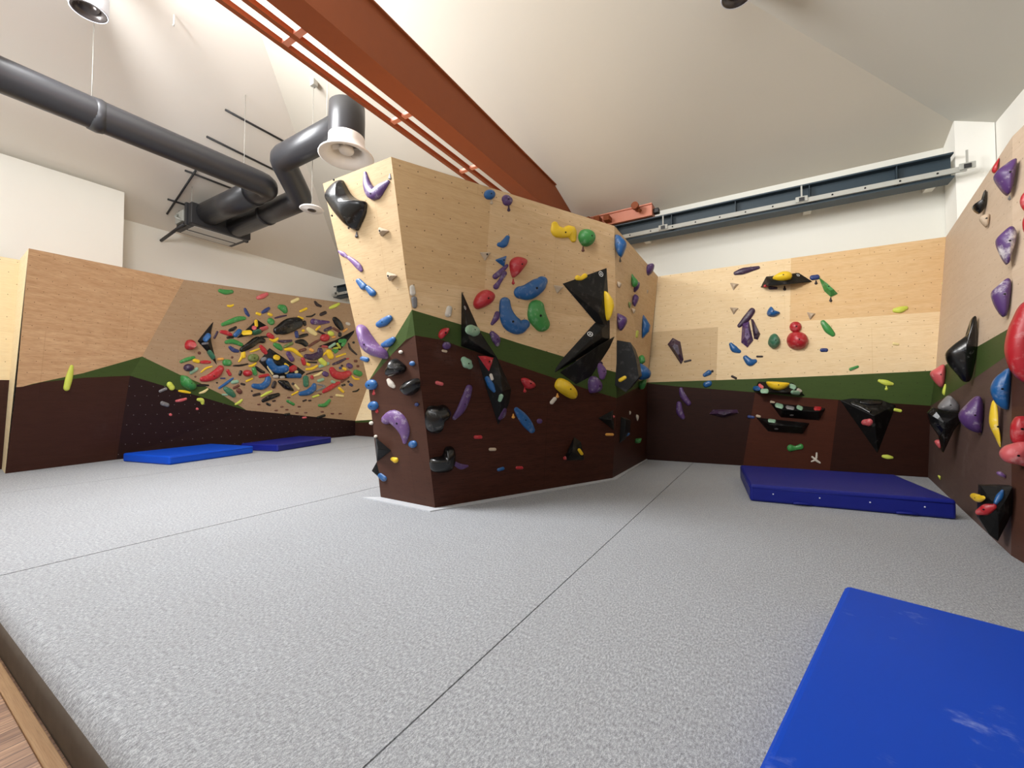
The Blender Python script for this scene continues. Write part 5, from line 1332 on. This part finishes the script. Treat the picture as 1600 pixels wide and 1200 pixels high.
for x, y in ((360,850),(600,848),(280,900),(430,890),(570,935),(690,930),(920,920),(1060,945),(1170,945),(40,818),(455,720),(890,672),(1045,712)): cs('M', 'brown', [(x-14, y),(x+14, y)], 10)

# ------------------------------------------------------------------ every hold gets a label of its own
CW = dict(plum='dark purple', dark='dark brown', mint='pale mint', navy='navy blue', olive='olive green', teal='dark green')
WP = dict(F1="on the boulder's narrow left face", F2="on the boulder's broad face", F3="on the boulder's right side", BW='on the back wall', RW='on the right wall', CV='on the cave wall', L1='')
for h in ALL:
    s = math.sqrt(max(1, h['w']) * max(1, h['h'])); h['s'] = s
    h['size'] = 'tiny' if s < 9 else ('small' if s < 16 else ('large' if s > 34 else ''))
    if s < 9 and h['cat'] == 'climbing hold': h['cat'] = 'foothold'; h['o'].name = 'foothold'
def rel(h, l):
    dx, dy = h['x'] - l['x'], h['y'] - l['y']; ax = abs(dx) / (1 + l['w'] * .4); ay = abs(dy) / (1 + l['h'] * .4)
    if ax > 2.2 * ay: return 'right of' if dx > 0 else 'left of'
    if ay > 2.2 * ax: return 'below' if dy > 0 else 'above'
    return ('below ' if dy > 0 else 'above ') + ('and right of' if dx > 0 else 'and left of')
def lands(h):
    c = [l for l in ALL if l['wall'] == h['wall'] and l['nm'] and l is not h]
    return sorted(c, key=lambda l: math.hypot(h['x'] - l['x'], h['y'] - l['y']) / (1 + 0.012 * l['s']))
def text(h, k, wall=True):
    ls = lands(h); l = ls[min(k, len(ls) - 1)]
    noun = 'foothold' if h['cat'] == 'foothold' else 'hold'
    t = ' '.join(x for x in (h['size'], CW.get(h['color'], h['color']), h['shape'], noun, rel(h, l), 'the', l['nm']) if x)
    if h['size'] == 'tiny': t = t.replace(' ' + h['shape'] + ' ', ' ', 1)
    if wall and len((t + ' ' + WP[h['wall']]).split()) <= 16: t += ' ' + WP[h['wall']]
    return t
used = {h['label'] for h in ALL if h['label']}
todo = [h for h in ALL if not h['label']]
for k in range(4):
    cand = {}
    for h in todo: cand.setdefault(text(h, k), []).append(h)
    nxt = []
    for t, hs in cand.items():
        if len(hs) == 1 and t not in used: hs[0]['label'] = t; used.add(t)
        else: nxt += hs
    todo = nxt
cand = {}
for h in todo: cand.setdefault(text(h, 0), []).append(h)
for t, hs in cand.items():
    hx = max(h['x'] for h in hs) - min(h['x'] for h in hs); hy = max(h['y'] for h in hs) - min(h['y'] for h in hs)
    hs.sort(key=lambda h: h['x'] if hx > hy else h['y']); n = len(hs)
    words = (['leftmost', 'rightmost'] if hx > hy else ['uppermost', 'lowermost'])
    names = [words[0]] + (['middle'] if n == 3 else ['second', 'third', 'fourth', 'fifth', 'sixth', 'seventh'][:n - 2] if n > 2 else []) + [words[1]]
    for h, w_ in zip(hs, names):
        h['label'] = ' '.join((w_ + ' ' + t).split()[:16]); used.add(h['label'])
GR = dict(F1="holds on the boulder's narrow face", F2="holds on the boulder's broad face", F3="holds on the boulder's right side", BW='holds on the back wall', RW='holds on the right wall', CV='holds on the cave wall')
for h in ALL:
    tag(h['o'], h['label'], h['cat'], GR.get(h['wall']) if h['cat'] in ('climbing hold', 'foothold') else None)
